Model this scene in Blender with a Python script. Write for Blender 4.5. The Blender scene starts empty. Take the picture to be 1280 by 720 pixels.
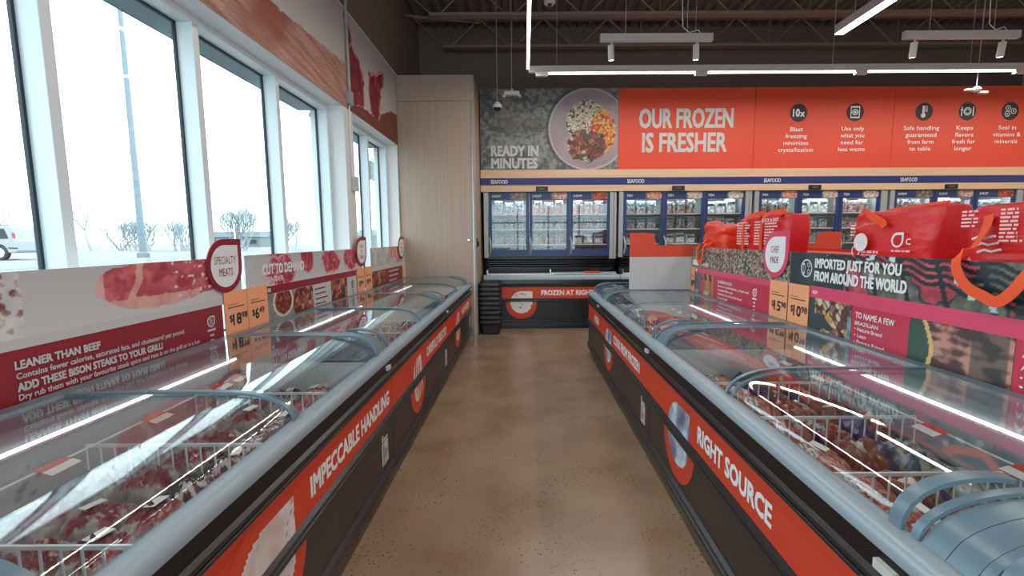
import bpy, bmesh, math, random
import numpy as np
from mathutils import Vector, Matrix, noise

SC = bpy.context.scene
COL = SC.collection
PI = math.pi
R = math.radians

# ---------------------------------------------------------------- camera, sky, exposure
LENS = 570.0 / 1280 * 36
CAM_Z = 1.55
_p, _r = math.atan(62 / 570), 0.006
_fw = Vector((0, math.cos(_p), -math.sin(_p)))
_up = Vector((0, math.sin(_p), math.cos(_p)))
_rt = Vector((1, 0, 0))
_cx = _rt * math.cos(_r) - _up * math.sin(_r)
_cy = _rt * math.sin(_r) + _up * math.cos(_r)
cd = bpy.data.cameras.new('camera')
cd.sensor_width = 36
cd.lens = LENS
cd.shift_x = -16 / 1280
cd.clip_end = 400
cam = bpy.data.objects.new('camera', cd)
M_ = Matrix((_cx, _cy, -_fw)).transposed().to_4x4()
M_.translation = Vector((0, 0, CAM_Z))
cam.matrix_world = M_
COL.objects.link(cam)
SC.camera = cam

SC.view_settings.view_transform = 'Standard'
SC.view_settings.look = 'None'
SC.view_settings.gamma = 1
SC.view_settings.use_curve_mapping = False
SC.view_settings.exposure = 0.0
SC.cycles.max_bounces = 10
SC.cycles.diffuse_bounces = 4
SC.cycles.glossy_bounces = 5
SC.cycles.transmission_bounces = 6
SC.cycles.transparent_max_bounces = 40
SC.cycles.caustics_reflective = False
SC.cycles.caustics_refractive = False
SC.cycles.sample_clamp_indirect = 6

SKY = 4.6            # overcast winter sky
LAMP = 8.0          # watts per metre of the ceiling line lamps
LAMP_GLOW = 7.0
LED_GLOW = 3.6
CAB_W = 6.0          # watts of the light inside each wall freezer

w = bpy.data.worlds.new('overcast_sky')
SC.world = w
w.use_nodes = True
nt = w.node_tree
bg = nt.nodes['Background']
tc = nt.nodes.new('ShaderNodeTexCoord')
nz = nt.nodes.new('ShaderNodeTexNoise')
nz.inputs['Scale'].default_value = 2.0
rp = nt.nodes.new('ShaderNodeValToRGB')
rp.color_ramp.elements[0].color = (0.70, 0.89, 1.0, 1)
rp.color_ramp.elements[1].color = (0.82, 0.95, 1.0, 1)
nt.links.new(tc.outputs['Generated'], nz.inputs['Vector'])
nt.links.new(nz.outputs['Fac'], rp.inputs['Fac'])
nt.links.new(rp.outputs['Color'], bg.inputs['Color'])
bg.inputs['Strength'].default_value = SKY


def portal(name, loc, rot, sx, sy):
    l = bpy.data.lights.new(name, 'AREA')
    l.shape = 'RECTANGLE'
    l.size, l.size_y = sx, sy
    l.cycles.is_portal = True
    o = bpy.data.objects.new(name, l)
    o.location, o.rotation_euler = loc, rot
    COL.objects.link(o)


# portals only steer the sky's own light through the openings
portal('sky_portal', (-2.5, 1.65, 1.92), (0, R(-90), 0), 2.1, 6.8)
portal('sky_portal', (-2.5, 6.22, 1.92), (0, R(-90), 0), 2.1, 1.8)
portal('sky_portal', (1.1, -4.3, 1.6), (R(90), 0, 0), 5.4, 3.0)


# ---------------------------------------------------------------- helpers
def lin(c):
    return tuple((x / 255 / 12.92 if x / 255 <= 0.04045 else ((x / 255 + 0.055) / 1.055) ** 2.4) for x in c)


MATS = {}


def mat(name, rgb, rough=0.5, metal=0.0, emit=None, spec=None, coat=0.0, var=0.0, vscale=8.0, bump=0.0, bscale=60.0):
    if name in MATS:
        return MATS[name]
    m = bpy.data.materials.new(name)
    m.use_nodes = True
    n = m.node_tree.nodes
    L = m.node_tree.links
    b = n['Principled BSDF']
    c = lin(rgb)
    b.inputs['Base Color'].default_value = (*c, 1)
    b.inputs['Roughness'].default_value = rough
    b.inputs['Metallic'].default_value = metal
    if spec is not None:
        b.inputs['Specular IOR Level'].default_value = spec
    if coat:
        b.inputs['Coat Weight'].default_value = coat
        b.inputs['Coat Roughness'].default_value = 0.05
    if emit:
        b.inputs['Emission Color'].default_value = (*lin(rgb), 1)
        b.inputs['Emission Strength'].default_value = emit
    if var or bump:
        t = n.new('ShaderNodeTexCoord')
        z = n.new('ShaderNodeTexNoise')
        z.inputs['Scale'].default_value = vscale
        z.inputs['Detail'].default_value = 5
        L.new(t.outputs['Object'], z.inputs['Vector'])
        if var:
            mx = n.new('ShaderNodeMix')
            mx.data_type = 'RGBA'
            mx.inputs[6].default_value = (*[x * (1 - var) for x in c], 1)
            mx.inputs[7].default_value = (*[min(1, x * (1 + var)) for x in c], 1)
            L.new(z.outputs['Fac'], mx.inputs[0])
            L.new(mx.outputs[2], b.inputs['Base Color'])
        if bump:
            z2 = n.new('ShaderNodeTexNoise')
            z2.inputs['Scale'].default_value = bscale
            L.new(t.outputs['Object'], z2.inputs['Vector'])
            bp = n.new('ShaderNodeBump')
            bp.inputs['Strength'].default_value = bump
            bp.inputs['Distance'].default_value = 0.002
            L.new(z2.outputs['Fac'], bp.inputs['Height'])
            L.new(bp.outputs['Normal'], b.inputs['Normal'])
    MATS[name] = m
    return m


def glass_mat(name, tint=(0.95, 0.98, 0.98), ior=1.5, gloss=1.0):
    """A thin pane: what is not mirrored at the Fresnel angle goes straight through."""
    m = bpy.data.materials.new(name)
    m.use_nodes = True
    n, L = m.node_tree.nodes, m.node_tree.links
    n.remove(n['Principled BSDF'])
    out = n['Material Output']
    tr = n.new('ShaderNodeBsdfTransparent')
    tr.inputs[0].default_value = (*tint, 1)
    gl = n.new('ShaderNodeBsdfGlossy')
    gl.inputs['Roughness'].default_value = 0.0
    gl.inputs['Color'].default_value = (gloss, gloss, gloss, 1)
    fr = n.new('ShaderNodeFresnel')
    ge = n.new('ShaderNodeNewGeometry')
    mp = n.new('ShaderNodeMapRange')
    mp.inputs['To Min'].default_value = ior
    mp.inputs['To Max'].default_value = 1 / ior
    L.new(ge.outputs['Backfacing'], mp.inputs['Value'])
    L.new(mp.outputs['Result'], fr.inputs['IOR'])
    mx = n.new('ShaderNodeMixShader')
    L.new(fr.outputs[0], mx.inputs[0])
    L.new(tr.outputs[0], mx.inputs[1])
    L.new(gl.outputs[0], mx.inputs[2])
    L.new(mx.outputs[0], out.inputs['Surface'])
    return m


def paint_mat(name, rough=0.4, coat=0.0, bump=0.0):
    """Printed or coloured surface: colour from the mesh's own 'print' attribute."""
    if name in MATS:
        return MATS[name]
    m = mat(name, (200, 200, 200), rough, coat=coat)
    n, L = m.node_tree.nodes, m.node_tree.links
    a = n.new('ShaderNodeAttribute')
    a.attribute_name = 'print'
    L.new(a.outputs['Color'], n['Principled BSDF'].inputs['Base Color'])
    if bump:
        t = n.new('ShaderNodeTexCoord')
        z = n.new('ShaderNodeTexNoise')
        z.inputs['Scale'].default_value = 45
        z.inputs['Detail'].default_value = 3
        z.inputs['Distortion'].default_value = 1.2
        bp = n.new('ShaderNodeBump')
        bp.inputs['Strength'].default_value = bump
        bp.inputs['Distance'].default_value = 0.01
        L.new(t.outputs['Object'], z.inputs['Vector'])
        L.new(z.outputs['Fac'], bp.inputs['Height'])
        L.new(bp.outputs['Normal'], n['Principled BSDF'].inputs['Normal'])
    return m


def link(o, parent=None):
    COL.objects.link(o)
    if parent is not None:
        o.parent = parent
    return o


class MB:
    def __init__(s):
        s.v, s.f, s.m = [], [], []

    def add(s, vs, fs, m=0):
        k = len(s.v)
        s.v += [tuple(x) for x in vs]
        s.f += [tuple(i + k for i in f) for f in fs]
        s.m += [m] * len(fs)

    def box(s, x0, y0, z0, x1, y1, z1, m=0):
        x0, x1 = min(x0, x1), max(x0, x1)
        y0, y1 = min(y0, y1), max(y0, y1)
        z0, z1 = min(z0, z1), max(z0, z1)
        v = [(x0, y0, z0), (x1, y0, z0), (x1, y1, z0), (x0, y1, z0), (x0, y0, z1), (x1, y0, z1), (x1, y1, z1), (x0, y1, z1)]
        s.add(v, [(0, 3, 2, 1), (4, 5, 6, 7), (0, 1, 5, 4), (1, 2, 6, 5), (2, 3, 7, 6), (3, 0, 4, 7)], m)
        return s

    def poly(s, pts, m=0):
        s.add(pts, [tuple(range(len(pts)))], m)
        return s

    def prism(s, pts, axis, t0, t1, m=0):
        """pts: 2D outline in the two other axes (x: y,z / y: x,z / z: x,y)."""
        def P(a, b, t):
            return (t, a, b) if axis == 'x' else (a, t, b) if axis == 'y' else (a, b, t)
        n = len(pts)
        v = [P(a, b, t0) for a, b in pts] + [P(a, b, t1) for a, b in pts]
        f = [tuple(range(n))[::-1], tuple(range(n, 2 * n))] + [(i, (i + 1) % n, n + (i + 1) % n, n + i) for i in range(n)]
        s.add(v, f, m)
        return s

    def tube(s, pts, r, n=8, m=0, caps=True, flat=1.0):
        pts = [Vector(p) for p in pts]
        rs = r if isinstance(r, (list, tuple)) else [r] * len(pts)
        vs, k = [], len(pts)
        nrm = None
        for i, p in enumerate(pts):
            t = (pts[min(i + 1, k - 1)] - pts[max(i - 1, 0)]).normalized()
            if nrm is None:
                a = Vector((0, 0, 1)) if abs(t.z) < 0.9 else Vector((1, 0, 0))
                nrm = t.cross(a).normalized()
            else:
                nrm = (nrm - t * nrm.dot(t)).normalized()
            bn = t.cross(nrm)
            for j in range(n):
                g = 2 * PI * j / n
                vs.append(p + nrm * (rs[i] * math.cos(g)) + bn * (rs[i] * math.sin(g) * flat))
        fs = [(i * n + j, i * n + (j + 1) % n, (i + 1) * n + (j + 1) % n, (i + 1) * n + j) for i in range(k - 1) for j in range(n)]
        if caps:
            fs += [tuple(range(n))[::-1], tuple((k - 1) * n + j for j in range(n))]
        s.add(vs, fs, m)
        return s

    def lathe(s, prof, n=16, c=(0, 0, 0), m=0):
        vs, k = [], len(prof)
        for r, z in prof:
            for j in range(n):
                g = 2 * PI * j / n
                vs.append((c[0] + r * math.cos(g), c[1] + r * math.sin(g), c[2] + z))
        fs = [(i * n + j, i * n + (j + 1) % n, (i + 1) * n + (j + 1) % n, (i + 1) * n + j) for i in range(k - 1) for j in range(n)]
        fs += [tuple(range(n))[::-1], tuple((k - 1) * n + j for j in range(n))]
        s.add(vs, fs, m)
        return s

    def ribbon(s, prof, x0, x1, th, m=0):
        """A sheet following prof (y,z) from x0 to x1 with thickness th, closed."""
        k = len(prof)
        ns = []
        for i in range(k):
            a, b = Vector(prof[max(i - 1, 0)]), Vector(prof[min(i + 1, k - 1)])
            t = (b - a).normalized()
            ns.append(Vector((-t.y, t.x)))
        up = [(prof[i][0] + ns[i].x * th, prof[i][1] + ns[i].y * th) for i in range(k)]
        s.prism(list(prof) + up[::-1], 'x', x0, x1, m)
        return s

    def mesh(s, name, mats):
        me = bpy.data.meshes.new(name)
        me.from_pydata(s.v, [], s.f)
        for q in (mats if isinstance(mats, (list, tuple)) else [mats]):
            me.materials.append(q)
        if any(s.m):
            me.polygons.foreach_set('material_index', s.m)
        b = bmesh.new()
        b.from_mesh(me)
        bmesh.ops.recalc_face_normals(b, faces=b.faces)
        b.to_mesh(me)
        b.free()
        return me

    def build(s, name, mats, parent=None, smooth=False, bevel=0.0, seg=2):
        me = s.mesh(name, mats)
        o = bpy.data.objects.new(name, me)
        link(o, parent)
        if smooth:
            me.polygons.foreach_set('use_smooth', [True] * len(me.polygons))
            me.set_sharp_from_angle(angle=R(38))
        if bevel:
            b = o.modifiers.new('bevel', 'BEVEL')
            b.width, b.segments, b.limit_method, b.angle_limit = bevel, seg, 'ANGLE', R(40)
        return o


def thing(name, label, cat, loc=(0, 0, 0), rz=0.0, group=None):
    o = bpy.data.objects.new(name, None)
    o.empty_display_size = 0.1
    o.location, o.rotation_euler = loc, (0, 0, rz)
    link(o)
    return tag(o, label, cat, group)


def tag(o, label, cat, group=None):
    o['label'], o['category'] = label, cat
    if group:
        o['group'] = group
    return o


def structure(o):
    o['kind'] = 'structure'
    return o


def dup(o, parent=None):
    c = o.copy()
    link(c, parent)
    for ch in list(o.children):
        dup(ch, c)
    return c


def textmesh(s):
    cu = bpy.data.curves.new('t', 'FONT')
    cu.body = s
    cu.resolution_u = 2
    ob = bpy.data.objects.new('t', cu)
    me = bpy.data.meshes.new_from_object(ob)
    bpy.data.objects.remove(ob)
    bpy.data.curves.remove(cu)
    return me


def text(parent, s, x, z, wd, h, m, y=-0.003, bold=0.02, center=False, name='lettering', both=None):
    """Flat lettering on a face that looks along -y; x,z lower left corner of the capitals."""
    me = textmesh(s)
    n = len(me.vertices)
    co = np.empty(n * 3)
    me.vertices.foreach_get('co', co)
    co = co.reshape(-1, 3)
    lo, hi = co.min(0), co.max(0)
    base = min(0.0, 0.0)
    cap = 0.73
    kx = wd / (hi[0] - lo[0])
    kz = h / cap
    X = (co[:, 0] - lo[0]) * kx + x - (wd / 2 if center else 0)
    Z = (co[:, 1] - base) * kz + z
    d = bold * h * 1.15                                # heavier strokes: the outline thickened by d all round
    loops = [tuple(p.vertices) for p in me.polygons]
    bpy.data.meshes.remove(me)
    vs, fs = [], []
    for q, (dx, dz) in enumerate(((0, 0), (-d, -d), (d, -d), (-d, d), (d, d)) if d > 1e-5 else ((0, 0),)):
        k = len(vs)
        vs += [(a + dx, y - 0.00004 * q, b + dz) for a, b in zip(X, Z)]
        fs += [tuple(i + k for i in f) for f in loops]
    me = bpy.data.meshes.new(name)
    me.from_pydata(vs, [], fs)
    me.materials.append(m)
    o = bpy.data.objects.new(name, me)
    return link(o, parent)


def printed(name, wd, h, nx, nz, fn, parent, th=0.004, rough=0.35, x=0.0, y=0.0, z=0.0, coat=0.0):
    """A printed board wd x h whose picture is computed: fn(x, z) -> sRGB 0..255."""
    k = (nx + 1) * (nz + 1)
    v, c = [], []
    for j in range(nz + 1):
        for i in range(nx + 1):
            a, b = wd * i / nx, h * j / nz
            v.append((x + a, y, z + b))
            c.append((*lin([min(255, max(0, q)) for q in fn(a, b)]), 1))
    f = [(j * (nx + 1) + i, j * (nx + 1) + i + 1, (j + 1) * (nx + 1) + i + 1, (j + 1) * (nx + 1) + i) for j in range(nz) for i in range(nx)]
    e = c[0]
    q = len(v)
    v += [(x, y, z), (x + wd, y, z), (x + wd, y, z + h), (x, y, z + h), (x, y + th, z), (x + wd, y + th, z), (x + wd, y + th, z + h), (x, y + th, z + h)]
    c += [e] * 8
    f += [(q, q + 4, q + 5, q + 1), (q + 1, q + 5, q + 6, q + 2), (q + 2, q + 6, q + 7, q + 3), (q + 3, q + 7, q + 4, q), (q + 4, q + 7, q + 6, q + 5)]
    me = bpy.data.meshes.new(name)
    me.from_pydata(v, [], f)
    at = me.color_attributes.new('print', 'FLOAT_COLOR', 'POINT')
    at.data.foreach_set('color', np.array(c, 'f').ravel())
    me.materials.append(paint_mat('print_%d_%d' % (int(rough * 100), int(coat * 100)), rough, coat))
    o = bpy.data.objects.new(name, me)
    return link(o, parent)


def N(x, y, s=1.0, z=0.0):
    return noise.noise(Vector((x * s, y * s, z)))


def fbm(x, y, s=1.0, z=0.0):
    return noise.fractal(Vector((x * s, y * s, z)), 1.0, 2.0, 4)


def mixc(a, b, t):
    t = max(0.0, min(1.0, t))
    return tuple(p + (q - p) * t for p, q in zip(a, b))


def sm(a, b, x):
    t = max(0.0, min(1.0, (x - a) / (b - a)))
    return t * t * (3 - 2 * t)


def inside(pts, x, y):
    c = False
    n = len(pts)
    j = n - 1
    for i in range(n):
        xi, yi = pts[i]
        xj, yj = pts[j]
        if (yi > y) != (yj > y) and x < (xj - xi) * (y - yi) / (yj - yi) + xi:
            c = not c
        j = i
    return c


def cells(x, y, s, z=0.0):
    """Cell id hash and distance to the cell's centre, for blobs of food."""
    d, p = noise.voronoi(Vector((x * s, y * s, z)))
    q = p[0]
    h = math.sin(q.x * 12.9898 + q.y * 78.233 + q.z * 37.7) * 43758.5453
    return h - math.floor(h), d[0], d[1] - d[0]


def food(x, y, s, cols, z=0.0):
    h, d, e = cells(x, y, s, z)
    c = cols[int(h * 997) % len(cols)]
    k = 1.0 - 0.5 * sm(0.12, 0.0, e)
    return tuple(q * k for q in c)


# ---------------------------------------------------------------- materials
def floor_mat():
    m = mat('polished_concrete', (150, 118, 92), 0.22)
    n, L = m.node_tree.nodes, m.node_tree.links
    b = n['Principled BSDF']
    t = n.new('ShaderNodeTexCoord')
    z = n.new('ShaderNodeTexNoise')
    z.inputs['Scale'].default_value = 2.2
    z.inputs['Detail'].default_value = 6
    L.new(t.outputs['Object'], z.inputs['Vector'])
    r1 = n.new('ShaderNodeValToRGB')
    r1.color_ramp.elements[0].position = 0.3
    r1.color_ramp.elements[0].color = (*lin((138, 112, 88)), 1)
    r1.color_ramp.elements[1].position = 0.72
    r1.color_ramp.elements[1].color = (*lin((162, 138, 115)), 1)
    L.new(z.outputs['Fac'], r1.inputs['Fac'])
    vo = n.new('ShaderNodeTexVoronoi')
    vo.inputs['Scale'].default_value = 85
    L.new(t.outputs['Object'], vo.inputs['Vector'])
    sp = n.new('ShaderNodeSeparateColor')
    L.new(vo.outputs['Color'], sp.inputs[0])
    gt = n.new('ShaderNodeMath')
    gt.operation = 'GREATER_THAN'
    gt.inputs[1].default_value = 0.86
    L.new(sp.outputs[0], gt.inputs[0])
    lt = n.new('ShaderNodeMath')
    lt.operation = 'LESS_THAN'
    lt.inputs[1].default_value = 0.38
    L.new(vo.outputs['Distance'], lt.inputs[0])
    z3 = n.new('ShaderNodeTexNoise')
    z3.inputs['Scale'].default_value = 3.0
    L.new(t.outputs['Object'], z3.inputs['Vector'])
    g3 = n.new('ShaderNodeMapRange')
    g3.inputs['From Min'].default_value = 0.42
    g3.inputs['From Max'].default_value = 0.6
    L.new(z3.outputs['Fac'], g3.inputs['Value'])
    mu = n.new('ShaderNodeMath')
    mu.operation = 'MULTIPLY'
    L.new(gt.outputs[0], mu.inputs[0])
    L.new(lt.outputs[0], mu.inputs[1])
    mu2 = n.new('ShaderNodeMath')
    mu2.operation = 'MULTIPLY'
    L.new(mu.outputs[0], mu2.inputs[0])
    L.new(g3.outputs[0], mu2.inputs[1])
    mx = n.new('ShaderNodeMix')
    mx.data_type = 'RGBA'
    mx.inputs[7].default_value = (*lin((72, 52, 44)), 1)
    L.new(mu2.outputs[0], mx.inputs[0])
    L.new(r1.outputs['Color'], mx.inputs[6])
    # fine sand in the surface
    z4 = n.new('ShaderNodeTexNoise')
    z4.inputs['Scale'].default_value = 160
    L.new(t.outputs['Object'], z4.inputs['Vector'])
    mx2 = n.new('ShaderNodeMix')
    mx2.data_type = 'RGBA'
    mx2.blend_type = 'OVERLAY'
    mx2.inputs[0].default_value = 0.35
    L.new(mx.outputs[2], mx2.inputs[6])
    L.new(z4.outputs['Fac'], mx2.inputs[7])
    L.new(mx2.outputs[2], b.inputs['Base Color'])
    mr = n.new('ShaderNodeMapRange')
    mr.inputs['To Min'].default_value = 0.16
    mr.inputs['To Max'].default_value = 0.32
    L.new(z.outputs['Fac'], mr.inputs['Value'])
    L.new(mr.outputs[0], b.inputs['Roughness'])
    return m


def wood_mat(name, c1, c2, axis=2, scale=1.0):
    m = mat(name, c1, 0.45)
    n, L = m.node_tree.nodes, m.node_tree.links
    t = n.new('ShaderNodeTexCoord')
    mp = n.new('ShaderNodeMapping')
    s = [38 * scale] * 3
    s[axis] = 0.8 * scale
    mp.inputs['Scale'].default_value = s
    z = n.new('ShaderNodeTexNoise')
    z.inputs['Scale'].default_value = 1.0
    z.inputs['Detail'].default_value = 4
    L.new(t.outputs['Object'], mp.inputs['Vector'])
    L.new(mp.outputs[0], z.inputs['Vector'])
    r = n.new('ShaderNodeValToRGB')
    r.color_ramp.elements[0].position = 0.3
    r.color_ramp.elements[0].color = (*lin(c1), 1)
    r.color_ramp.elements[1].position = 0.7
    r.color_ramp.elements[1].color = (*lin(c2), 1)
    L.new(z.outputs['Fac'], r.inputs['Fac'])
    L.new(r.outputs[0], n['Principled BSDF'].inputs['Base Color'])
    return m


FLOOR = floor_mat()
WHITE_WALL = mat('white_wall_paint', (226, 226, 224), 0.6, var=0.02, bump=0.1)
DARK_WALL = mat('dark_brown_paint', (126, 109, 101), 0.75, var=0.05, bump=0.1)
DECK = mat('ceiling_deck_paint', (128, 114, 106), 0.7, var=0.08)
STEEL_DARK = mat('joist_paint', (146, 122, 112), 0.55, var=0.06)
ALU_WHITE = mat('white_aluminium', (222, 232, 236), 0.35, var=0.01)
GASKET = mat('black_gasket', (34, 50, 58), 0.6, var=0.02)
WOOD = wood_mat('pale_laminate', (172, 150, 132), (184, 164, 146))
WOOD_TAN = wood_mat('tan_fascia', (216, 178, 142), (226, 190, 156), axis=0)
ALU = mat('brushed_aluminium', (190, 200, 206), 0.32, 0.85, var=0.03, vscale=30)
RAIL = mat('freezer_rail_plastic', (150, 164, 172), 0.38, 0.1, var=0.02)
GREYBLUE = mat('grey_blue_plastic', (104, 126, 138), 0.3, var=0.02)
GREY_DK = mat('grey_liner', (128, 140, 144), 0.45, var=0.02)
LINER = mat('white_liner', (196, 206, 206), 0.4, var=0.02)
BLACK = mat('black_plastic', (20, 19, 20), 0.38, var=0.05)
BLACK_RAIL = mat('black_bumper_rail', (34, 34, 38), 0.3, var=0.05)
BROWN_PANEL = mat('dark_brown_panel', (54, 46, 40), 0.35, var=0.04)
ORANGE = mat('orange_print', (212, 66, 40), 0.4, var=0.02)
ORANGE_W = mat('orange_wall_print', (222, 74, 44), 0.5, var=0.02)
CARD_OR = mat('price_card_orange', (252, 172, 126), 0.35, var=0.02)
MAROON = mat('maroon_print', (146, 36, 50), 0.35, var=0.02)
PINK = mat('raspberry_print', (224, 78, 110), 0.35, var=0.02)
WHITE = mat('white_print', (236, 236, 234), 0.45, var=0.01)
GREYW = mat('light_grey_board', (200, 200, 198), 0.4, var=0.01)
INK = mat('black_ink', (40, 34, 34), 0.5, var=0.02)
BLUE = mat('blue_enamel', (38, 58, 108), 0.35, var=0.03)
BLUE_D = mat('blue_strip', (36, 48, 112), 0.4, var=0.02)
GREYPOST = mat('grey_post', (168, 172, 172), 0.4, 0.2, var=0.03)
CHROME = mat('chrome', (220, 222, 224), 0.15, 1.0, var=0.01)
PEND = mat('lamp_housing', (204, 204, 202), 0.4, var=0.01)
TUBE = mat('lamp_diffuser', (255, 252, 246), 0.4, emit=LAMP_GLOW, var=0.01)
LED = mat('led_tube', (250, 250, 255), 0.4, emit=LED_GLOW, var=0.01)
WIRE = mat('white_wire', (214, 218, 216), 0.35, var=0.02)
GLASS_WIN = glass_mat('window_glass', (0.96, 0.985, 0.99))
GLASS_LID = glass_mat('lid_glass', (0.97, 0.985, 0.985), 1.55)
GLASS_DOOR = glass_mat('door_glass', (0.95, 0.97, 0.97), 1.5)

# ---------------------------------------------------------------- the room
XL, XR, YF, YB, ZC = -1.93, 9.3, -4.2, 8.86, 5.4
structure(MB().box(XL - 0.5, YF, -0.12, XR, YB + 0.2, 0).build('floor', FLOOR))

m = MB()                                             # corrugated roof deck, ribs run along y
x, pts = XL - 0.5, []
while x < XR:
    pts += [(x, ZC), (x + 0.07, ZC), (x + 0.09, ZC + 0.06), (x + 0.17, ZC + 0.06), (x + 0.19, ZC)]
    x += 0.19
pts += [(x, ZC + 0.16), (XL - 0.5, ZC + 0.16)]
m.prism(pts, 'y', YF - 0.2, YB + 0.2)
structure(m.build('ceiling', DECK))

m = MB()                                             # wall with two window openings
XO = XL - 0.36
Z0, Z1 = 0.82, 2.97
for y0, y1 in ((YF, -1.72), (5.06, 5.31), (7.12, YB + 0.2)):
    m.box(XO, y0, 0, XL, y1, Z1)
for y0, y1 in ((-1.72, 5.06), (5.31, 7.12)):
    m.box(XO, y0, 0, XL, y1, Z0)
m.box(XO, YF, Z1, XL, YB + 0.2, 4.04)
m.box(XO, YF, 4.04, XL, YB + 0.2, ZC + 0.1, 1)
structure(m.build('wall_left', [WHITE_WALL, DARK_WALL]))
structure(MB().box(XL, YB, 0, XR + 0.2, YB + 0.2, ZC + 0.1).build('wall_back', DARK_WALL))
structure(MB().box(XR, YF, 0, XR + 0.2, YB, ZC + 0.1).build('wall_right', WHITE_WALL))
m = MB()
m.box(XL - 0.5, YF - 0.2, 0, -1.6, YF, ZC + 0.1).box(3.8, YF - 0.2, 0, XR + 0.2, YF, ZC + 0.1).box(-1.6, YF - 0.2, 3.1, 3.8, YF, ZC + 0.1)
structure(m.build('wall_front', WHITE_WALL))
m = MB()
for y0, y1 in ((-1.72, 5.06), (5.31, 7.12)):
    m.box(-2.42, y0 + 0.001, 2.925, -2.21, y1 - 0.001, 2.969)
structure(m.build('trim_2', mat('outside_lintel_paint', (96, 122, 132), 0.6, var=0.03)))   # outer lintel over the panes
structure(MB().box(-0.745, 8.02, 2.345, XR, YB, 4.035).build('trim_1', DARK_WALL))   # bulkhead that carries the banners


def side_window(name, y0, y1, mull):
    xo, xi = -2.2, -2.09
    m = MB()
    m.box(xo, y0, Z0, xi, y1, Z0 + 0.07).box(xo, y0, 2.925, xi, y1, Z1)
    m.box(xo, y0, Z0 + 0.07, xi, y0 + 0.055, 2.925).box(xo, y1 - 0.055, Z0 + 0.07, xi, y1, 2.925)
    for y in mull:
        m.box(xo, y, Z0 + 0.07, xi, y + 0.055, 2.925)
    o = structure(m.build(name, ALU_WHITE, bevel=0.003))
    ys = [y0 + 0.055] + [q for y in mull for q in (y, y + 0.055)] + [y1 - 0.055]
    for i in range(0, len(ys), 2):
        a, b = ys[i], ys[i + 1]
        MB().box(xo - 0.004, a, Z0 + 0.07, xo + 0.002, b, 2.925).build('pane', GLASS_WIN, o)
        g = MB()
        e = 0.014
        g.box(xo - 0.01, a, Z0 + 0.07, xo + 0.008, a + e, 2.925).box(xo - 0.01, b - e, Z0 + 0.07, xo + 0.008, b, 2.925)
        g.box(xo - 0.01, a, 2.925 - e, xo + 0.008, b, 2.925).box(xo - 0.01, a, Z0 + 0.07, xo + 0.008, b, Z0 + 0.07 + e)
        g.build('gasket', GASKET, o)
    return o


side_window('window_1', -1.72, 5.06, (-0.79, 0.16, 1.12, 2.085, 3.04, 4.005))
side_window('window_2', 5.31, 7.12, (6.25,))
m = MB()
ws = (-1.6, -0.3, 1.05, 2.4, 3.8)
for i, xx in enumerate(ws):
    m.box(xx - 0.03, YF - 0.12, 0, xx + 0.03, YF, 3.1)
m.box(-1.6, YF - 0.12, 3.03, 3.8, YF, 3.1).box(-1.6, YF - 0.12, 0, 3.8, YF, 0.08).box(-1.6, YF - 0.12, 2.2, 3.8, YF, 2.26)
o = structure(m.build('window_3', ALU_WHITE))
MB().box(-1.6, YF - 0.064, 0.08, 3.8, YF - 0.058, 3.03).build('pane', GLASS_WIN, o)

# tall laminate housing in the corner
t = thing('tall_cabinet', 'tall pale wood-laminate cabinet in the corner with one knob', 'cabinet', (-1.93, 7.155, 0))
MB().box(0.004, 0.02, 0.0, 1.175, 1.66, 4.0).build('body', WOOD, t, bevel=0.002)
MB().box(0.006, 0, 0.10, 1.125, 0.022, 3.62).build('door', WOOD, t, bevel=0.003)
MB().box(0.006, 0, 3.626, 1.172, 0.022, 4.0).build('top_panel', WOOD, t, bevel=0.003)
MB().box(1.128, -0.004, 0.0, 1.146, 0.02, 3.62).build('edge_trim', ALU, t)
MB().box(1.146, 0.0, 0.0, 1.172, 0.02, 3.62).build('jamb_strip', WOOD, t)
d = t.children[1]
MB().lathe([(0.002, 0), (0.026, 0), (0.026, 0.012), (0.014, 0.02), (0.014, 0.04), (0.024, 0.05), (0.02, 0.062), (0.002, 0.064)], 16).build('knob', CHROME, d, smooth=True)
k = d.children[0]
k.location, k.rotation_euler = (1.06, 0.002, 1.53), (R(90), 0, 0)
m = MB().box(1.1752, 0.06, 1.42, 1.188, 0.16, 1.56)
m.build('lock_plate', BLACK, t, bevel=0.003)
MB().box(1.1752, 0.10, 1.43, 1.21, 0.14, 1.50).build('latch', GASKET, t)

# ---------------------------------------------------------------- mural over the windows
A1 = [(5.24, 3.92), (5.40, 3.72), (5.60, 3.62), (5.74, 3.50), (5.74, 3.14), (5.45, 3.08), (5.20, 3.10), (5.14, 3.5)]
A1b = [(5.16, 4.0), (5.30, 3.95), (5.40, 3.75), (5.22, 3.6)]
A2 = [(5.92, 3.62), (6.2, 3.70), (6.56, 3.86), (6.55, 3.62), (6.42, 3.55), (6.36, 3.30), (6.30, 3.12), (6.05, 3.10), (5.92, 3.16), (5.86, 3.4)]


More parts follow.
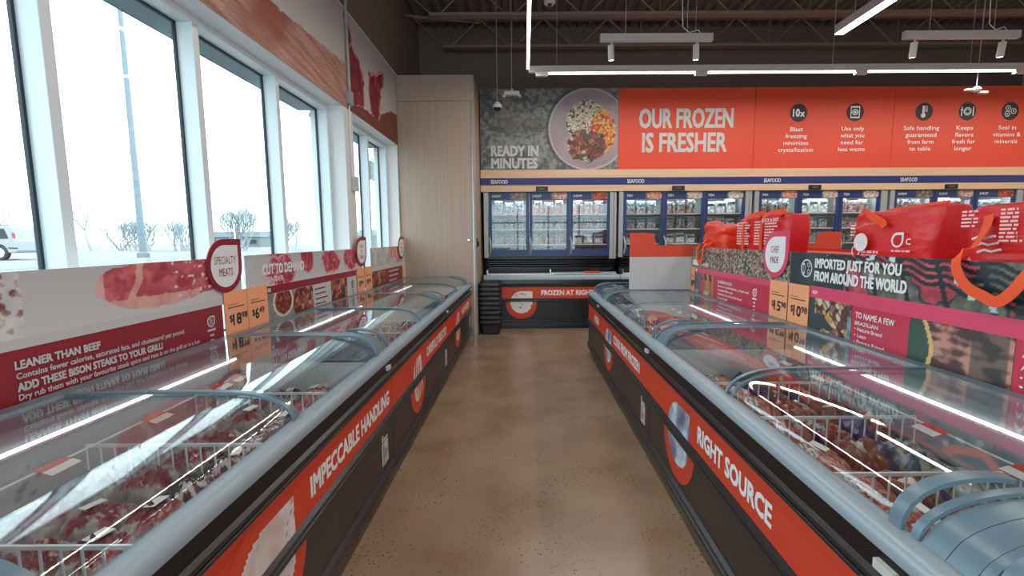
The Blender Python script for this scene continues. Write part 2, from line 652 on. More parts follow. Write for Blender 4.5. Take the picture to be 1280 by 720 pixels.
def mural(x, z):
    y, z = x - 4.2, z + 2.972
    bgc = mixc((206, 200, 198), (186, 182, 182), (z - 3.0) / 1.0)
    c = bgc
    top = 3.42 + 0.05 * math.sin(y * 1.3) + (0.5 * sm(3.6, 2.7, y)) if y < 5.17 else 3.12 + 0.3 * sm(5.9, 7.1, y)
    if z < top + 0.02 * N(y, z, 9):
        g = 0.7 * N(y * 1.0 + 0.3 * N(y, z, 2), z * 11 + y * 1.6, 2.2) + 0.5 * N(y * 3, z * 40 + y * 6, 1.5)
        wood1, wood2 = ((204, 168, 152), (158, 98, 82)) if y < 5.17 else ((142, 74, 62), (104, 50, 42))
        c = mixc(wood1, wood2, 0.5 + 0.9 * g)
        if y < 4.5:
            c = mixc(c, (146, 68, 56), 0.7 * sm(0.0, 0.35, 0.5 - abs(y - 3.65) + 0.5 * N(y, z, 3)) * sm(3.05, 3.2, z + 0.1 * N(y, z, 4)))
    for P, fat in ((A1, 0.05), (A1b, 0.03), (A2, 0.05)):
        yy, zz = y + 0.02 * N(y, z, 7, 3), z + 0.02 * N(y, z, 7, 9)
        if inside(P, yy, zz):
            v = N(y, z, 8, 2)
            c = mixc((160, 44, 56), (108, 24, 36), 0.5 + 0.8 * v)
            ed = not (inside(P, yy + fat, zz) and inside(P, yy - fat, zz) and inside(P, yy, zz + fat))
            if ed and v > -0.25:
                c = mixc(c, (232, 190, 182), 0.75)
            if N(y * 1.2, z * 0.5, 12, 5) > 0.5:
                c = mixc(c, (226, 170, 166), 0.5)
    return c


t = thing('wall_mural', 'long printed mural of hanging red meat and wood grain above the windows', 'mural', (XL + 0.006, -4.2, 2.972), R(90))
printed('mural_print', 11.35, 1.046, 760, 70, mural, t, rough=0.55)
m = MB()
m.box(0, 0, 1.046, 11.35, 0.006, 1.058)
m.build('top_trim', WHITE, t)

# electrical conduit down the pier
t = thing('wall_conduit', 'grey steel conduit with a junction box running up the window pier', 'conduit', (XL + 0.001, 5.19, 0))
MB().tube([(0.022, 0, 3.0), (0.022, 0, 4.3), (0.022, 0, 5.36)], 0.017, 10).build('pipe', GREYPOST, t, smooth=True)
MB().box(0, -0.05, 3.02, 0.05, 0.05, 3.16).build('junction_box', GREYPOST, t, bevel=0.004)
MB().tube([(0.014, 0.0, 3.02), (0.012, 0.0, 2.9), (0.012, 0.0, 2.4), (0.012, 0.03, 2.25)], 0.009, 8).build('cable', WHITE, t, smooth=True)
MB().box(0, 0.0, 2.09, 0.055, 0.09, 2.25).build('switch_box', GREYW, t, bevel=0.006)

# ---------------------------------------------------------------- roof joists
def joist(y, label):
    t = thing('steel_joist', label, 'roof joist', (0, y, 0))
    x0, x1 = XL + 0.02, XR - 0.05
    m = MB()
    for dy in (-0.035, 0.035):
        m.box(x0, dy - 0.028, 5.355, x1, dy + 0.028, 5.395)
    m.build('top_chord', STEEL_DARK, t)
    m = MB()
    for dy in (-0.035, 0.035):
        m.box(x0 + 0.5, dy - 0.028, 4.88, x1 - 0.5, dy + 0.028, 4.925)
    m.build('bottom_chord', STEEL_DARK, t)
    x = x0 + 0.02
    m = MB()
    k = 0
    while x < x1 - 1.1:
        m.tube([(x, 0, 5.36), (x + 0.53, 0, 4.9)], 0.013, 6)
        m.tube([(x + 0.6, 0, 4.9), (x + 1.1, 0, 5.36)], 0.013, 6)
        if k % 2:
            m.tube([(x + 0.565, 0, 4.9), (x + 0.565, 0, 5.36)], 0.011, 6)
        x += 1.13
        k += 1
    m.build('web_lattice', STEEL_DARK, t)


joist(7.3, 'dark steel roof joist in front, its lower chord crossing above the pendant lamps')
joist(8.45, 'dark steel roof joist closest to the dark back wall')
for (xa, xb) in ((-1.8, -0.75),):
    m = MB().tube([(xa, 7.375, 4.95), (xb, 8.375, 5.27)], 0.014, 6)
    o = m.build('joist_brace', STEEL_DARK)
    tag(o, 'dark diagonal brace between roof joists, %s toward the back wall' % ('rising' if xa < xb else 'falling'), 'brace')

# ---------------------------------------------------------------- lamps
def lamp_light(parent, loc, sx, sy, watts, rot=(0, 0, 0), col=(1.0, 0.95, 0.88)):
    l = bpy.data.lights.new('lamp_light', 'AREA')
    l.shape = 'RECTANGLE'
    l.size, l.size_y = sx, sy
    l.energy = watts
    l.color = col
    o = bpy.data.objects.new('lamp_light', l)
    o.location, o.rotation_euler = loc, rot
    return link(o, parent)


def line_lamp(label, x, y0, y1, z, wd=0.055, ht=0.07, glow=None):
    t = thing('linear_pendant_lamp', label, 'ceiling lamp', (x, y0, z))
    L_ = y1 - y0
    MB().box(-wd / 2, 0, 0.006, wd / 2, L_, ht).build('housing', PEND, t, bevel=0.003)
    MB().box(-wd / 2 + 0.003, 0.004, -0.006, wd / 2 - 0.003, L_ - 0.004, 0.006).build('diffuser', TUBE, t)
    n = max(2, int(L_ / 2.4) + 1)
    for i in range(n):
        y = 0.25 + (L_ - 0.5) * i / (n - 1)
        MB().tube([(0, y, ht), (0, y, ZC - z)], 0.0035, 6).build('hanger_wire', PEND, t)
    lamp_light(t, (0, L_ / 2, -0.012), wd, L_ - 0.02, LAMP * L_)
    return t


line_lamp('glowing line lamp hung along the aisle, meeting the corner of the long cross lamp', 0.062, -2.8, 6.66, 3.9, 0.042, 0.05)
line_lamp('grey line lamp hung diagonally in view at the top, ending before the spot tracks', 3.69, -2.8, 5.62, 3.9, 0.10, 0.10)
line_lamp('added out-of-view line lamp for store fill light, beyond the diagonal one', 7.0, -2.8, 5.62, 3.9, 0.10, 0.10)  # unseen lamp, added as general fill for the store

t = thing('linear_pendant_lamp', 'long grey cross lamp hung in front of the orange banners', 'ceiling lamp', (0.07, 6.75, 3.83))
MB().box(0, -0.035, 0.05, 9.0, 0.035, 0.13).build('housing', PEND, t, bevel=0.003)
MB().box(-0.03, -0.05, 0.11, 9.0, -0.03, 0.13).build('corner_plate', PEND, t)
for i in range(4):
    xa = 0.10 + 2.26 * i
    MB().box(xa, -0.03, 0.0, xa + 0.17, 0.03, 0.05).build('bracket', PEND, t, bevel=0.004)
    xb = min(xa + 0.185 + 2.07, 8.98)
    MB().box(xa + 0.185, -0.012, 0.030, xb, 0.012, 0.05).build('diffuser', TUBE, t)
    lamp_light(t, ((xa + 0.185 + xb) / 2, 0, 0.027), xb - xa - 0.19, 0.022, LAMP * 1.5 * 2.07)
for i in range(5):
    MB().tube([(0.4 + 1.95 * i, 0, 0.13), (0.4 + 1.95 * i, 0, ZC - 3.83)], 0.003, 6).build('hanger_wire', PEND, t)


def spot_track(label, x0, x1, y, z, tilt):
    t = thing('track_light', label, 'track light', (x0, y, z))
    L_ = x1 - x0
    MB().box(0, -0.03, 0, L_, 0.03, 0.085).build('track', PEND, t, bevel=0.003)
    for px in (0.14, L_ - 0.18):
        s = MB().lathe([(0.004, 0), (0.034, 0), (0.036, 0.01), (0.036, 0.16), (0.03, 0.165), (0.004, 0.165)], 18).build('spot_head', PEND, t, smooth=True)
        s.location, s.rotation_euler = (px, 0.02, -0.2), (R(14), R(tilt), 0)
        MB().lathe([(0.003, 0), (0.026, 0), (0.026, 0.004), (0.003, 0.004)], 16, (0, 0, -0.005)).build('lens', TUBE, s)
        MB().tube([(px, 0.0, 0.0), (px, 0.0, -0.06)], 0.012, 8).build('spot_stem', PEND, t)
    cx = L_ * 0.72
    MB().tube([(cx, 0, ZC - z - 0.02), (cx, 0, 0.55), (cx + 0.02, 0, 0.16), (cx + 0.1, 0, 0.10), (cx + 0.2, 0, 0.13), (cx + 0.24, 0, 0.085)], 0.005, 6).build('power_cord', WHITE, t, smooth=True)
    for px in (0.3, L_ - 0.3):
        MB().tube([(px, 0, 0.085), (px, 0, ZC - z - 0.02)], 0.003, 6).build('hanger_wire', PEND, t)


spot_track('short track with two white spots hung before the headline banner', 0.91, 2.24, 5.69, 3.86, -6)
spot_track('short track with two white spots hung before the five-icon banners', 4.48, 5.84, 5.66, 3.86, -8)

# hanging sensors
t = thing('hanging_sensor', 'small white dome sensor on a wire, lowest before the dark stone banner', 'sensor', (-0.415, 7.4, 3.58))
MB().lathe([(0.005, 0.09), (0.03, 0.09), (0.045, 0.075), (0.07, 0.05), (0.075, 0.02), (0.07, 0.0), (0.005, 0.0)], 20).build('dome', PEND, t, smooth=True)
MB().lathe([(0.004, 0.0), (0.062, 0.0), (0.05, -0.03), (0.02, -0.045), (0.003, -0.047)], 20).build('lens', BLACK, t, smooth=True)
MB().tube([(0, 0, 0.09), (0, 0, ZC - 3.58)], 0.004, 6).build('drop_wire', PEND, t)
t = thing('hanging_sensor', 'small white bar-shaped sensor on a wire beside the dome sensor', 'sensor', (-0.185, 7.4, 3.78))
m = MB().box(-0.12, -0.05, -0.01, 0.12, 0.05, 0.045)
m.build('casing', PEND, t, bevel=0.01)
for sx in (-1, 1):
    MB().box(sx * 0.12 - 0.02, -0.04, -0.035, sx * 0.12 + 0.02, 0.04, -0.008).build('foot', PEND, t, bevel=0.006)
MB().lathe([(0.003, 0.045), (0.03, 0.045), (0.02, 0.09), (0.003, 0.1)], 12).build('boss', PEND, t, smooth=True)
MB().tube([(0, 0, 0.09), (0, 0, ZC - 3.78)], 0.004, 6).build('drop_wire', PEND, t)
t = thing('hanging_sensor', 'white winged sensor hung under the cross lamp before the table icon', 'sensor', (6.63, 6.95, 3.66))
MB().lathe([(0.004, 0.06), (0.03, 0.06), (0.06, 0.03), (0.05, 0.0), (0.02, -0.02), (0.003, -0.02)], 14).build('casing', PEND, t, smooth=True)
m = MB()
for sx, a in ((-1, 0.0), (1, -0.04)):
    m = MB().box(sx * 0.04, -0.03, 0.0 + a, sx * 0.16, 0.03, 0.03 + a)
    m.build('wing', PEND, t, bevel=0.008)
MB().tube([(0, 0, 0.06), (0.01, 0, ZC - 3.66)], 0.006, 6).build('drop_wire', PEND, t)
t = thing('smoke_detector', 'round white detector hung from the ceiling at the top by the aisle lamp', 'smoke detector', (0.34, 6.2, 4.54))
MB().lathe([(0.004, 0.09), (0.04, 0.09), (0.075, 0.06), (0.075, 0.01), (0.06, -0.01), (0.004, -0.012)], 22).build('casing', PEND, t, smooth=True)
MB().lathe([(0.003, -0.012), (0.03, -0.012), (0.025, -0.025), (0.003, -0.027)], 14).build('lens', BLACK, t, smooth=True)
MB().tube([(0, 0, 0.09), (0, 0, ZC - 4.54)], 0.012, 8).build('drop_pipe', PEND, t)

# ---------------------------------------------------------------- island freezers
def glass_profile(dep):
    P = [(0.068 + 0.235 * (1 - math.cos(a)), 0.842 + 0.100 * math.sin(a)) for a in [R(q) for q in (0, 12, 24, 36, 48, 60, 72, 82, 90)]]
    P += [(0.42, 0.945), (0.62, 0.944), (dep - 0.06, 0.938)]
    return P


def offset(P, d):
    out = []
    for i in range(len(P)):
        a, b = Vector(P[max(i - 1, 0)]), Vector(P[min(i + 1, len(P) - 1)])
        t = (b - a).normalized()
        out.append((P[i][0] - t.y * d, P[i][1] + t.x * d))
    return out


def drop_pts(r, n=40, cx=0.0, cz=0.0):
    """Round drop with one square corner at the upper right."""
    p = [(cx + r * math.cos(R(90 + 270 * i / n)), cz + r * math.sin(R(90 + 270 * i / n))) for i in range(n + 1)]
    return p + [(cx + r, cz + r)]


def disc_pts(r, n=48, cx=0.0, cz=0.0):
    return [(cx + r * math.cos(2 * PI * i / n), cz + r * math.sin(2 * PI * i / n)) for i in range(n)]


def speck(x, z):
    c = (226, 222, 218)
    h, d, e = cells(x, z, 34, 2.0)
    if h > 0.62 and d < 0.34 * h:
        c = (150, 70, 62) if h > 0.8 else (98, 66, 60)
    return mixc(c, (206, 186, 178), 0.5 + fbm(x, z, 9))


def forks(x, z):
    c = (196, 60, 40)
    for k in range(-2, 3):
        q = x - k * 0.055 - 0.02 * math.sin(z * 14 + k)
        if abs(q) < 0.016:
            c = (232, 226, 220)
    if abs(z) < 0.03 and abs(x) < 0.13:
        c = (232, 226, 220)
    return c


def icy(x, z):
    return mixc((214, 228, 240), (96, 104, 130), 0.42 + 1.2 * fbm(x, z, 7, 4.0) + 0.25 * math.sin(40 * x + 8 * z))


def flakes(x, z):
    h, d, e = cells(x, z, 17, 5.0)
    c = (232, 230, 228)
    if h > 0.55:
        c = mixc((206, 90, 70), (120, 110, 100), h * 3 % 1)
        if d > 0.33:
            c = (236, 232, 228)
    return c


def picture_disc(name, shape, fn, x, z, y, parent, cell=0.012):
    """A printed picture cut to an outline (list of points round 0,0)."""
    r = max(abs(q) for p in shape for q in p)
    n = int(2 * r / cell)
    v, c, f, idx = [], [], [], {}

    def vid(i, j):
        if (i, j) not in idx:
            a, b = -r + 2 * r * i / n, -r + 2 * r * j / n
            idx[(i, j)] = len(v)
            v.append((x + a, y, z + b))
            c.append((*lin([min(255, max(0, q)) for q in fn(a, b)]), 1))
        return idx[(i, j)]
    for i in range(n):
        for j in range(n):
            a, b = -r + 2 * r * (i + .5) / n, -r + 2 * r * (j + .5) / n
            if inside(shape, a, b):
                f.append((vid(i, j), vid(i + 1, j), vid(i + 1, j + 1), vid(i, j + 1)))
    me = bpy.data.meshes.new(name)
    me.from_pydata(v, [], f)
    at = me.color_attributes.new('print', 'FLOAT_COLOR', 'POINT')
    at.data.foreach_set('color', np.array(c, 'f').ravel())
    me.materials.append(paint_mat('print_35_0', 0.35))
    return link(bpy.data.objects.new(name, me), parent)


def make_freezer(label, loc, rz, L, words, wx, ww, bx, bfn, dep=1.02, lids=True, sheet=True, group='island freezers'):
    t = thing('island_freezer', label, 'freezer', loc, rz, group)
    # shell and liner
    m = MB()
    m.box(0.004, 0.03, 0.07, L - 0.004, 0.095, 0.80).box(0.004, dep - 0.075, 0.07, L - 0.004, dep, 0.90)
    m.box(0.004, 0.095, 0.07, 0.05, dep - 0.075, 0.80).box(L - 0.05, 0.095, 0.07, L - 0.004, dep - 0.075, 0.80)
    m.box(0.05, 0.095, 0.07, L - 0.05, dep - 0.075, 0.585)
    m.build('body', LINER, t)
    MB().box(0.01, 0.06, 0.0, L - 0.01, dep - 0.03, 0.07).build('kick_plate', BLACK, t)
    MB().prism([(0.03, 0.07), (-0.002, 0.07), (-0.014, 0.085), (-0.014, 0.105), (-0.004, 0.115), (-0.016, 0.125), (-0.016, 0.145), (0.0, 0.16), (0.03, 0.16)], 'x', 0.002, L - 0.002).build('lower_rail', BLACK_RAIL, t)
    MB().box(0.004, 0.0, 0.16, L - 0.004, 0.03, 0.415).build('front_panel', BROWN_PANEL, t)
    MB().prism([(0.03, 0.41), (-0.004, 0.41), (-0.016, 0.42), (-0.016, 0.44), (-0.008, 0.446), (-0.018, 0.452), (-0.018, 0.468), (0.0, 0.48), (0.03, 0.48)], 'x', 0.002, L - 0.002).build('middle_rail', BLACK_RAIL, t)
    MB().box(0.003, 0.0, 0.478, L - 0.003, 0.03, 0.684).build('graphic_strip', ORANGE, t)
    MB().prism([(0.03, 0.68), (-0.004, 0.68), (-0.016, 0.69), (-0.016, 0.702), (-0.006, 0.708), (-0.018, 0.714), (-0.018, 0.728), (-0.004, 0.738), (0.03, 0.738)], 'x', 0.002, L - 0.002).build('upper_rail', BLACK_RAIL, t)
    MB().prism([(0.03, 0.736), (-0.004, 0.736), (-0.004, 0.80), (0.03, 0.80)], 'x', 0.002, L - 0.002).build('bumper', BLACK, t)
    MB().prism([(0.0, 0.796), (-0.012, 0.803), (-0.014, 0.818), (-0.006, 0.838), (0.012, 0.85), (0.056, 0.848), (0.058, 0.796)], 'x', 0.0, L).build('front_rail', RAIL, t, smooth=True)
    MB().box(0.055, 0.058, 0.79, L - 0.055, 0.07, 0.842).build('rail_inner_trim', GREY_DK, t)
    MB().prism([(dep - 0.085, 0.90), (dep - 0.085, 0.94), (dep - 0.07, 0.956), (dep - 0.01, 0.956), (dep, 0.945), (dep, 0.90)], 'x', 0.0, L).build('back_rail', GREYBLUE, t, smooth=True)
    MB().box(0.05, dep - 0.10, 0.60, L - 0.05, dep - 0.075, 0.90).build('back_liner', GREY_DK, t)
    # lights
    MB().tube([(0.09, 0.082, 0.822), (L - 0.09, 0.082, 0.822)], 0.0065, 8).build('led_tube', LED, t, smooth=True)
    MB().tube([(0.12, dep - 0.118, 0.835), (L - 0.12, dep - 0.118, 0.835)], 0.0075, 8).build('led_tube', LED, t, smooth=True)
    # end frames
    G = glass_profile(dep)
    for x0, x1 in ((0.001, 0.062), (L - 0.062, L - 0.001)):
        m = MB()
        low = offset(G, -0.026)
        hi = offset(G, 0.012)
        hi[0] = (0.046, 0.842)
        m.prism(hi + low[::-1], 'x', x0, x1)
        pl = [(0.05, 0.79)] + low[:-1] + [(dep - 0.085, 0.90), (dep - 0.085, 0.79)]
        m.prism(pl, 'x', x0 + 0.012, x1 - 0.02)
        m.build('end_frame', GREYBLUE, t, smooth=True)
    # sliding lids
    if lids:
        half = L / 2
        for k, (a, b, dz) in enumerate(((0.064, half + 0.03, 0.003), (half - 0.03, L - 0.064, 0.014))):
            g0 = offset(G, dz)
            g0[-1] = (g0[-1][0] - 0.03, g0[-1][1])
            m = MB()
            fw = 0.022
            e0, e1 = ((a, b) if k == 0 else (b - fw, a + fw))
            m.ribbon(g0, e0, e0 + fw, 0.010)
            lid = m.build('lid', GREYBLUE, t, smooth=True)
            MB().ribbon(g0, e1 - fw, e1, 0.010).build('end_bar', GREYBLUE, lid, smooth=True)
            MB().ribbon(offset(g0, 0.004), a + fw, b - fw, 0.005).build('pane', GLASS_LID, lid, smooth=True)
            hx = a + 0.058 if k == 0 else b - 0.058
            H = []
            for i in range(0, 10):
                H.append(i)
            arc = offset(g0, 0.006)[:9]
            pts = [(p[0] - 0.012 * math.sin(PI * i / 8), p[1] + 0.016 * math.sin(PI * i / 8)) for i, p in enumerate(arc)]
            m = MB()
            m.ribbon(pts, hx - 0.018, hx + 0.018, 0.012)
            m.build('handle', GREYBLUE, lid, smooth=True)
            sx = 0.07
            yb = dep - 0.22
            MB().box(min(hx, hx), yb - 0.06, g0[-1][1] + 0.016, hx + 0.003, yb, g0[-1][1] + 0.018).build('sticker', WHITE, lid)
    # graphics
    if words:
        text(t, words, wx, 0.534, ww, 0.086, WHITE, y=-0.002, bold=0.04)
    if bfn:
        b = MB().poly([(bx + p[0], -0.0015, 0.435 + p[1]) for p in disc_pts(0.255)]).build('badge', ORANGE, t)
        picture_disc('badge_picture', drop_pts(0.175), bfn, bx, 0.445, -0.0025, b)
    MB().box(L - 0.11, -0.0185, 0.752, L - 0.05, -0.003, 0.776).build('name_plate', GREYW, t)
    if sheet:
        s = MB().box(L - 0.235, -0.003, 0.20, L - 0.125, 0.001, 0.335).build('energy_sheet', GREYW, t)
        MB().box(L - 0.225, -0.004, 0.21, L - 0.20, -0.003, 0.325).build('sheet_bar', ALU, s)
        MB().box(L - 0.19, -0.004, 0.235, L - 0.145, -0.003, 0.29).build('sheet_bar', ALU, s)
        text(t, '8', L - 0.235, 0.345, 0.028, 0.045, WHITE, y=-0.002)
        MB().box(L - 0.20, -0.003, 0.345, L - 0.128, -0.001, 0.36).build('sheet_note', GREYW, t)
    return t


def ticket_rail(fr, L, dep, xs):
    yy = dep - 0.265
    r = MB().tube([(0.06, yy, 0.795), (L - 0.06, yy, 0.795)], 0.004, 6).build('ticket_rail', WIRE, fr)
    for i, x in enumerate(xs):
        tk = MB().prism([(yy - 0.065, 0.787), (yy - 0.005, 0.806), (yy - 0.006, 0.809), (yy - 0.066, 0.790)], 'x', x, x + 0.10)
        tk.prism([(yy - 0.066, 0.7905), (yy - 0.036, 0.8), (yy - 0.0365, 0.802), (yy - 0.0665, 0.7925)], 'x', x, x + 0.10, 1)
        tk.build('ticket', [ORANGE, WHITE], r)


AL, AR = -0.853, 0.86
ILEN = 2.16
L1 = make_freezer('black island freezer under the windows lettered impeccable handling, nearest of its row', (AL, 0.66, 0), R(90), ILEN, 'IMPECCABLE HANDLING', 1.05, 1.04, 0.74, speck)
L2 = make_freezer('black island freezer under the windows lettered carefully selected, second of its row', (AL, 2.82, 0), R(90), ILEN, 'CAREFULLY SELECTED', 1.04, 0.98, 0.71, forks)
L3 = make_freezer('black island freezer lettered flash frozen, running up to the tall wood cabinet', (AL, 4.98, 0), R(90), 2.165, 'FLASH FROZEN', 1.08, 0.8, 0.72, forks, sheet=True)
R1 = make_freezer('black island freezer lettered right source, below the raspberry import sign', (AR, 3.04, 0), R(-90), 2.12, 'RIGHT SOURCE', 0.86, 0.68, 0.57, icy, sheet=False)
R2 = make_freezer('black island freezer lettered cook from frozen, below the chef made sign', (AR, 5.16, 0), R(-90), 2.12, 'COOK FROM FROZEN', 0.82, 1.0, 0.53, icy)
R0 = make_freezer('island freezer of which only the grey end and lid edge show, nearest the camera', (AR, 0.92, 0), R(-90), 2.12, None, 0, 0, 0, None, sheet=False)
RH = make_freezer('wide end freezer closing the island by the white and orange header panel', (AR, 6.085, 0), R(-90), 0.925, 'FROZEN', 0.55, 0.30, 0, None, dep=3.04, sheet=False)
for fr, L, dep, xs in ((L1, ILEN, 1.02, (0.75, 1.17, 1.58, 1.72)), (L2, ILEN, 1.02, (0.4, 0.9, 1.5)), (L3, ILEN, 1.02, (0.6, 1.4)),
                       (R1, 2.12, 1.02, (0.32, 0.62, 1.28, 1.62)), (R2, 2.12, 1.02, (0.35, 0.55, 1.6))):
    ticket_rail(fr, L, dep, xs)


# ---------------------------------------------------------------- frozen packs
def pack_mesh(kind, seed, wd=0.2, dp=0.22, h=0.075):
    rnd = random.Random(seed)
    nu, nv = 38, 38
    v, c = [], []
    z = seed * 7.31
    for j in range(nv + 1):
        for i in range(nu + 1):
            s, q = -1 + 2 * i / nu, -1 + 2 * j / nv
            e = max(0.0, 1 - abs(s / 0.97) ** 4.5) ** 0.6 * max(0.0, 1 - abs(q / 0.93) ** 4.5) ** 0.6
            n1, n2 = fbm(s, q, 1.6, z), fbm(s, q, 5, z + 3)
            hh = h * e * (0.85 + 0.35 * n1) + 0.012 * e * n2
            if kind == 'sausage':
                hh = h * e * (0.62 + 0.38 * abs(math.cos(s * PI * 1.5)) ** 0.6) + 0.006 * n2 * e
                base = mixc((178, 86, 60), (122, 48, 40), 0.5 + 1.1 * n2)
                base = mixc(base, (206, 150, 120), 0.6 if n1 * n2 > 0.05 else 0)
                col = mixc(base, (70, 36, 62), sm(0.72, 0.9, abs(q)))
                if q > 0.25 and abs(s) < 0.55 and q < 0.62:
                    col = (214, 204, 190) if N(s, q, 9, z) > -0.15 else (90, 120, 130)
            elif kind == 'cut':
                meat = (s + 0.45 * n1) ** 2 + (q * 0.9 + 0.3 * N(s, q, 1.5, z + 6)) ** 2
                base = mixc((146, 44, 50), (92, 22, 32), 0.5 + 0.9 * n1 + 0.3 * n2)
                if abs(fbm(s, q, 0.9, z + 8)) < 0.028:
                    base = mixc(base, (222, 190, 180), 0.7)
                col = mixc(base, (158, 146, 142), sm(0.42, 0.8, meat))
                if n1 > 0.3 and meat > 0.3:
                    col = mixc(col, (206, 202, 198), 0.4)
            elif kind == 'dark':
                col = (36, 30, 32)
                if abs(math.sin((s * 1.0 + q * 0.5 + 0.25 * n1) * 9)) > 0.84 and q > -0.3:
                    col = (196, 194, 188)
                if s * s + (q + 0.5) ** 2 < 0.13:
                    col = mixc((112, 44, 38), (66, 26, 26), 0.5 + n2 * 1.5)
                if q > 0.62:
                    col = (120, 60, 50)
            elif kind == 'red':
                col = mixc((206, 52, 42), (224, 84, 52), 0.5 + n1)
                if -0.25 < q + 0.2 * s < 0.1:
                    col = mixc((214, 190, 158), (160, 98, 66), 0.5 + 1.4 * n2)
                if q > 0.55:
                    col = (74, 50, 92)
            elif kind == 'purple':
                col = mixc((112, 56, 44), (150, 92, 66), 0.5 + 1.3 * n2)
                if q > 0.35:
                    col = (72, 44, 98)
                if abs(s) < 0.3 and abs(q + 0.2) < 0.2:
                    col = (222, 214, 200)
            else:
                col = mixc((198, 196, 184), (142, 152, 150), 0.5 + 1.2 * n2)
                if abs(fbm(s, q, 1.3, z + 5)) < 0.10:
                    col = mixc(col, (110, 60, 50), 0.6)
                if q > 0.4:
                    col = mixc((178, 188, 190), (60, 84, 110), 0.5 + 1.6 * n1)
            v.append((s * wd / 2, q * dp / 2, max(0.003, hh)))
            c.append((*lin([min(255, max(0, k)) for k in col]), 1))
    k = len(v)
    f = [(j * (nu + 1) + i, j * (nu + 1) + i + 1, (j + 1) * (nu + 1) + i + 1, (j + 1) * (nu + 1) + i) for j in range(nv) for i in range(nu)]
    v += [(-wd / 2, -dp / 2, 0), (wd / 2, -dp / 2, 0), (wd / 2, dp / 2, 0), (-wd / 2, dp / 2, 0)]
    c += [c[0]] * 4
    f.append((k, k + 3, k + 2, k + 1))
    me = bpy.data.meshes.new('frozen_pack')
    me.from_pydata(v, [], f)
    at = me.color_attributes.new('print', 'FLOAT_COLOR', 'POINT')
    at.data.foreach_set('color', np.array(c, 'f').ravel())
    me.materials.append(paint_mat('plastic_film', 0.22, coat=0.6, bump=0.35))
    me.polygons.foreach_set('use_smooth', [True] * len(f))
    return me


PACKS = {}
for kd, n in (('cut', 4), ('dark', 3), ('sausage', 4), ('red', 3), ('purple', 3), ('pale', 3)):
    PACKS[kd] = [pack_mesh(kd, 11 * i + len(kd) * 3 + 1) for i in range(n)]
LBL = MB().box(-0.035, -0.022, 0, 0.035, 0.022, 0.0015).mesh('label', WHITE)
DESC = {'cut': 'clear vacuum pack of red meat', 'dark': 'black and silver striped meat pack', 'sausage': 'pack of brown sausages',
        'red': 'orange-red frozen food bag', 'purple': 'purple and brown frozen pack', 'pale': 'pale grey frosted bag'}
ORD = ['first', 'second', 'third', 'fourth', 'fifth', 'sixth', 'seventh', 'eighth', 'ninth', 'tenth', 'eleventh', 'twelfth']
rnd = random.Random(4)


def stock(fr, fname, L, dep, rows, cols, seed, flip):
    """rows: list of (y, kinds) from the aisle rail inwards; columns counted from the end nearest the camera."""
    r = random.Random(seed)
    mw = fr.matrix_basis.copy()
    pitch = (L - 0.14) / cols
    for ri, (y, kinds) in enumerate(rows):
        for ci in range(cols):
            kd = kinds[(ci // 2 + ri) % len(kinds)] if len(kinds) > 1 else kinds[0]
            me = r.choice(PACKS[kd])
            o = bpy.data.objects.new('frozen_pack', me)
            link(o)
            x = 0.07 + pitch * (ci + 0.5)
            p = mw @ Vector((x, y, 0.5856))
            o.location = p
            o.rotation_euler = (0, 0, fr.rotation_euler.z + r.uniform(-0.03, 0.03) + (PI if r.random() < 0.3 else 0))
            o.scale = (pitch * 0.94 / 0.2, 0.186 / 0.22, r.uniform(0.85, 1.4))
            col = (cols - ci) if flip else ci + 1
            tag(o, '%s, %s along the %s row in the %s freezer' % (DESC[kd], ORD[col - 1], ('front', 'second', 'third', 'rear')[ri], fname), 'frozen food pack', 'packs in the island freezers')
            if kd in ('cut', 'dark', 'sausage') and fr in (L1, R1) and r.random() < 0.45:
                l = bpy.data.objects.new('label', LBL)
                link(l, o)
                l.location = (r.uniform(-0.02, 0.02), r.uniform(-0.04, 0.04), 0.083)
                l.rotation_euler = (r.uniform(-.1, .1), r.uniform(-.1, .1), r.uniform(-.5, .5))


Y3 = (0.196, 0.388, 0.580, 0.772)
stock(L1, 'impeccable handling', ILEN, 1.02, [(Y3[0], ['dark']), (Y3[1], ['dark', 'dark', 'cut']), (Y3[2], ['cut']), (Y3[3], ['cut', 'pale'])], 10, 1, False)
stock(L2, 'carefully selected', ILEN, 1.02, [(Y3[0], ['cut', 'sausage', 'pale']), (Y3[1], ['cut', 'cut', 'sausage']), (Y3[2], ['pale', 'cut']), (Y3[3], ['cut', 'pale'])], 10, 2, False)
stock(L3, 'flash frozen', ILEN, 1.02, [(Y3[0], ['pale', 'cut']), (Y3[1], ['pale', 'cut', 'red']), (Y3[2], ['pale']), (Y3[3], ['cut'])], 10, 3, False)
stock(R1, 'right source', 2.12, 1.02, [(Y3[0], ['sausage']), (Y3[1], ['sausage']), (Y3[2], ['sausage', 'purple', 'purple']), (Y3[3], ['red', 'purple', 'pale'])], 8, 4, True)
stock(R2, 'cook from frozen', 2.12, 1.02, [(Y3[0], ['purple', 'pale', 'pale']), (Y3[1], ['pale', 'pale', 'red']), (Y3[2], ['red']), (Y3[3], ['pale'])], 10, 5, True)
stock(RH, 'end', 0.925, 3.04, [(Y3[0], ['pale']), (Y3[1], ['pale', 'red']), (Y3[2], ['pale'])], 5, 6, True)


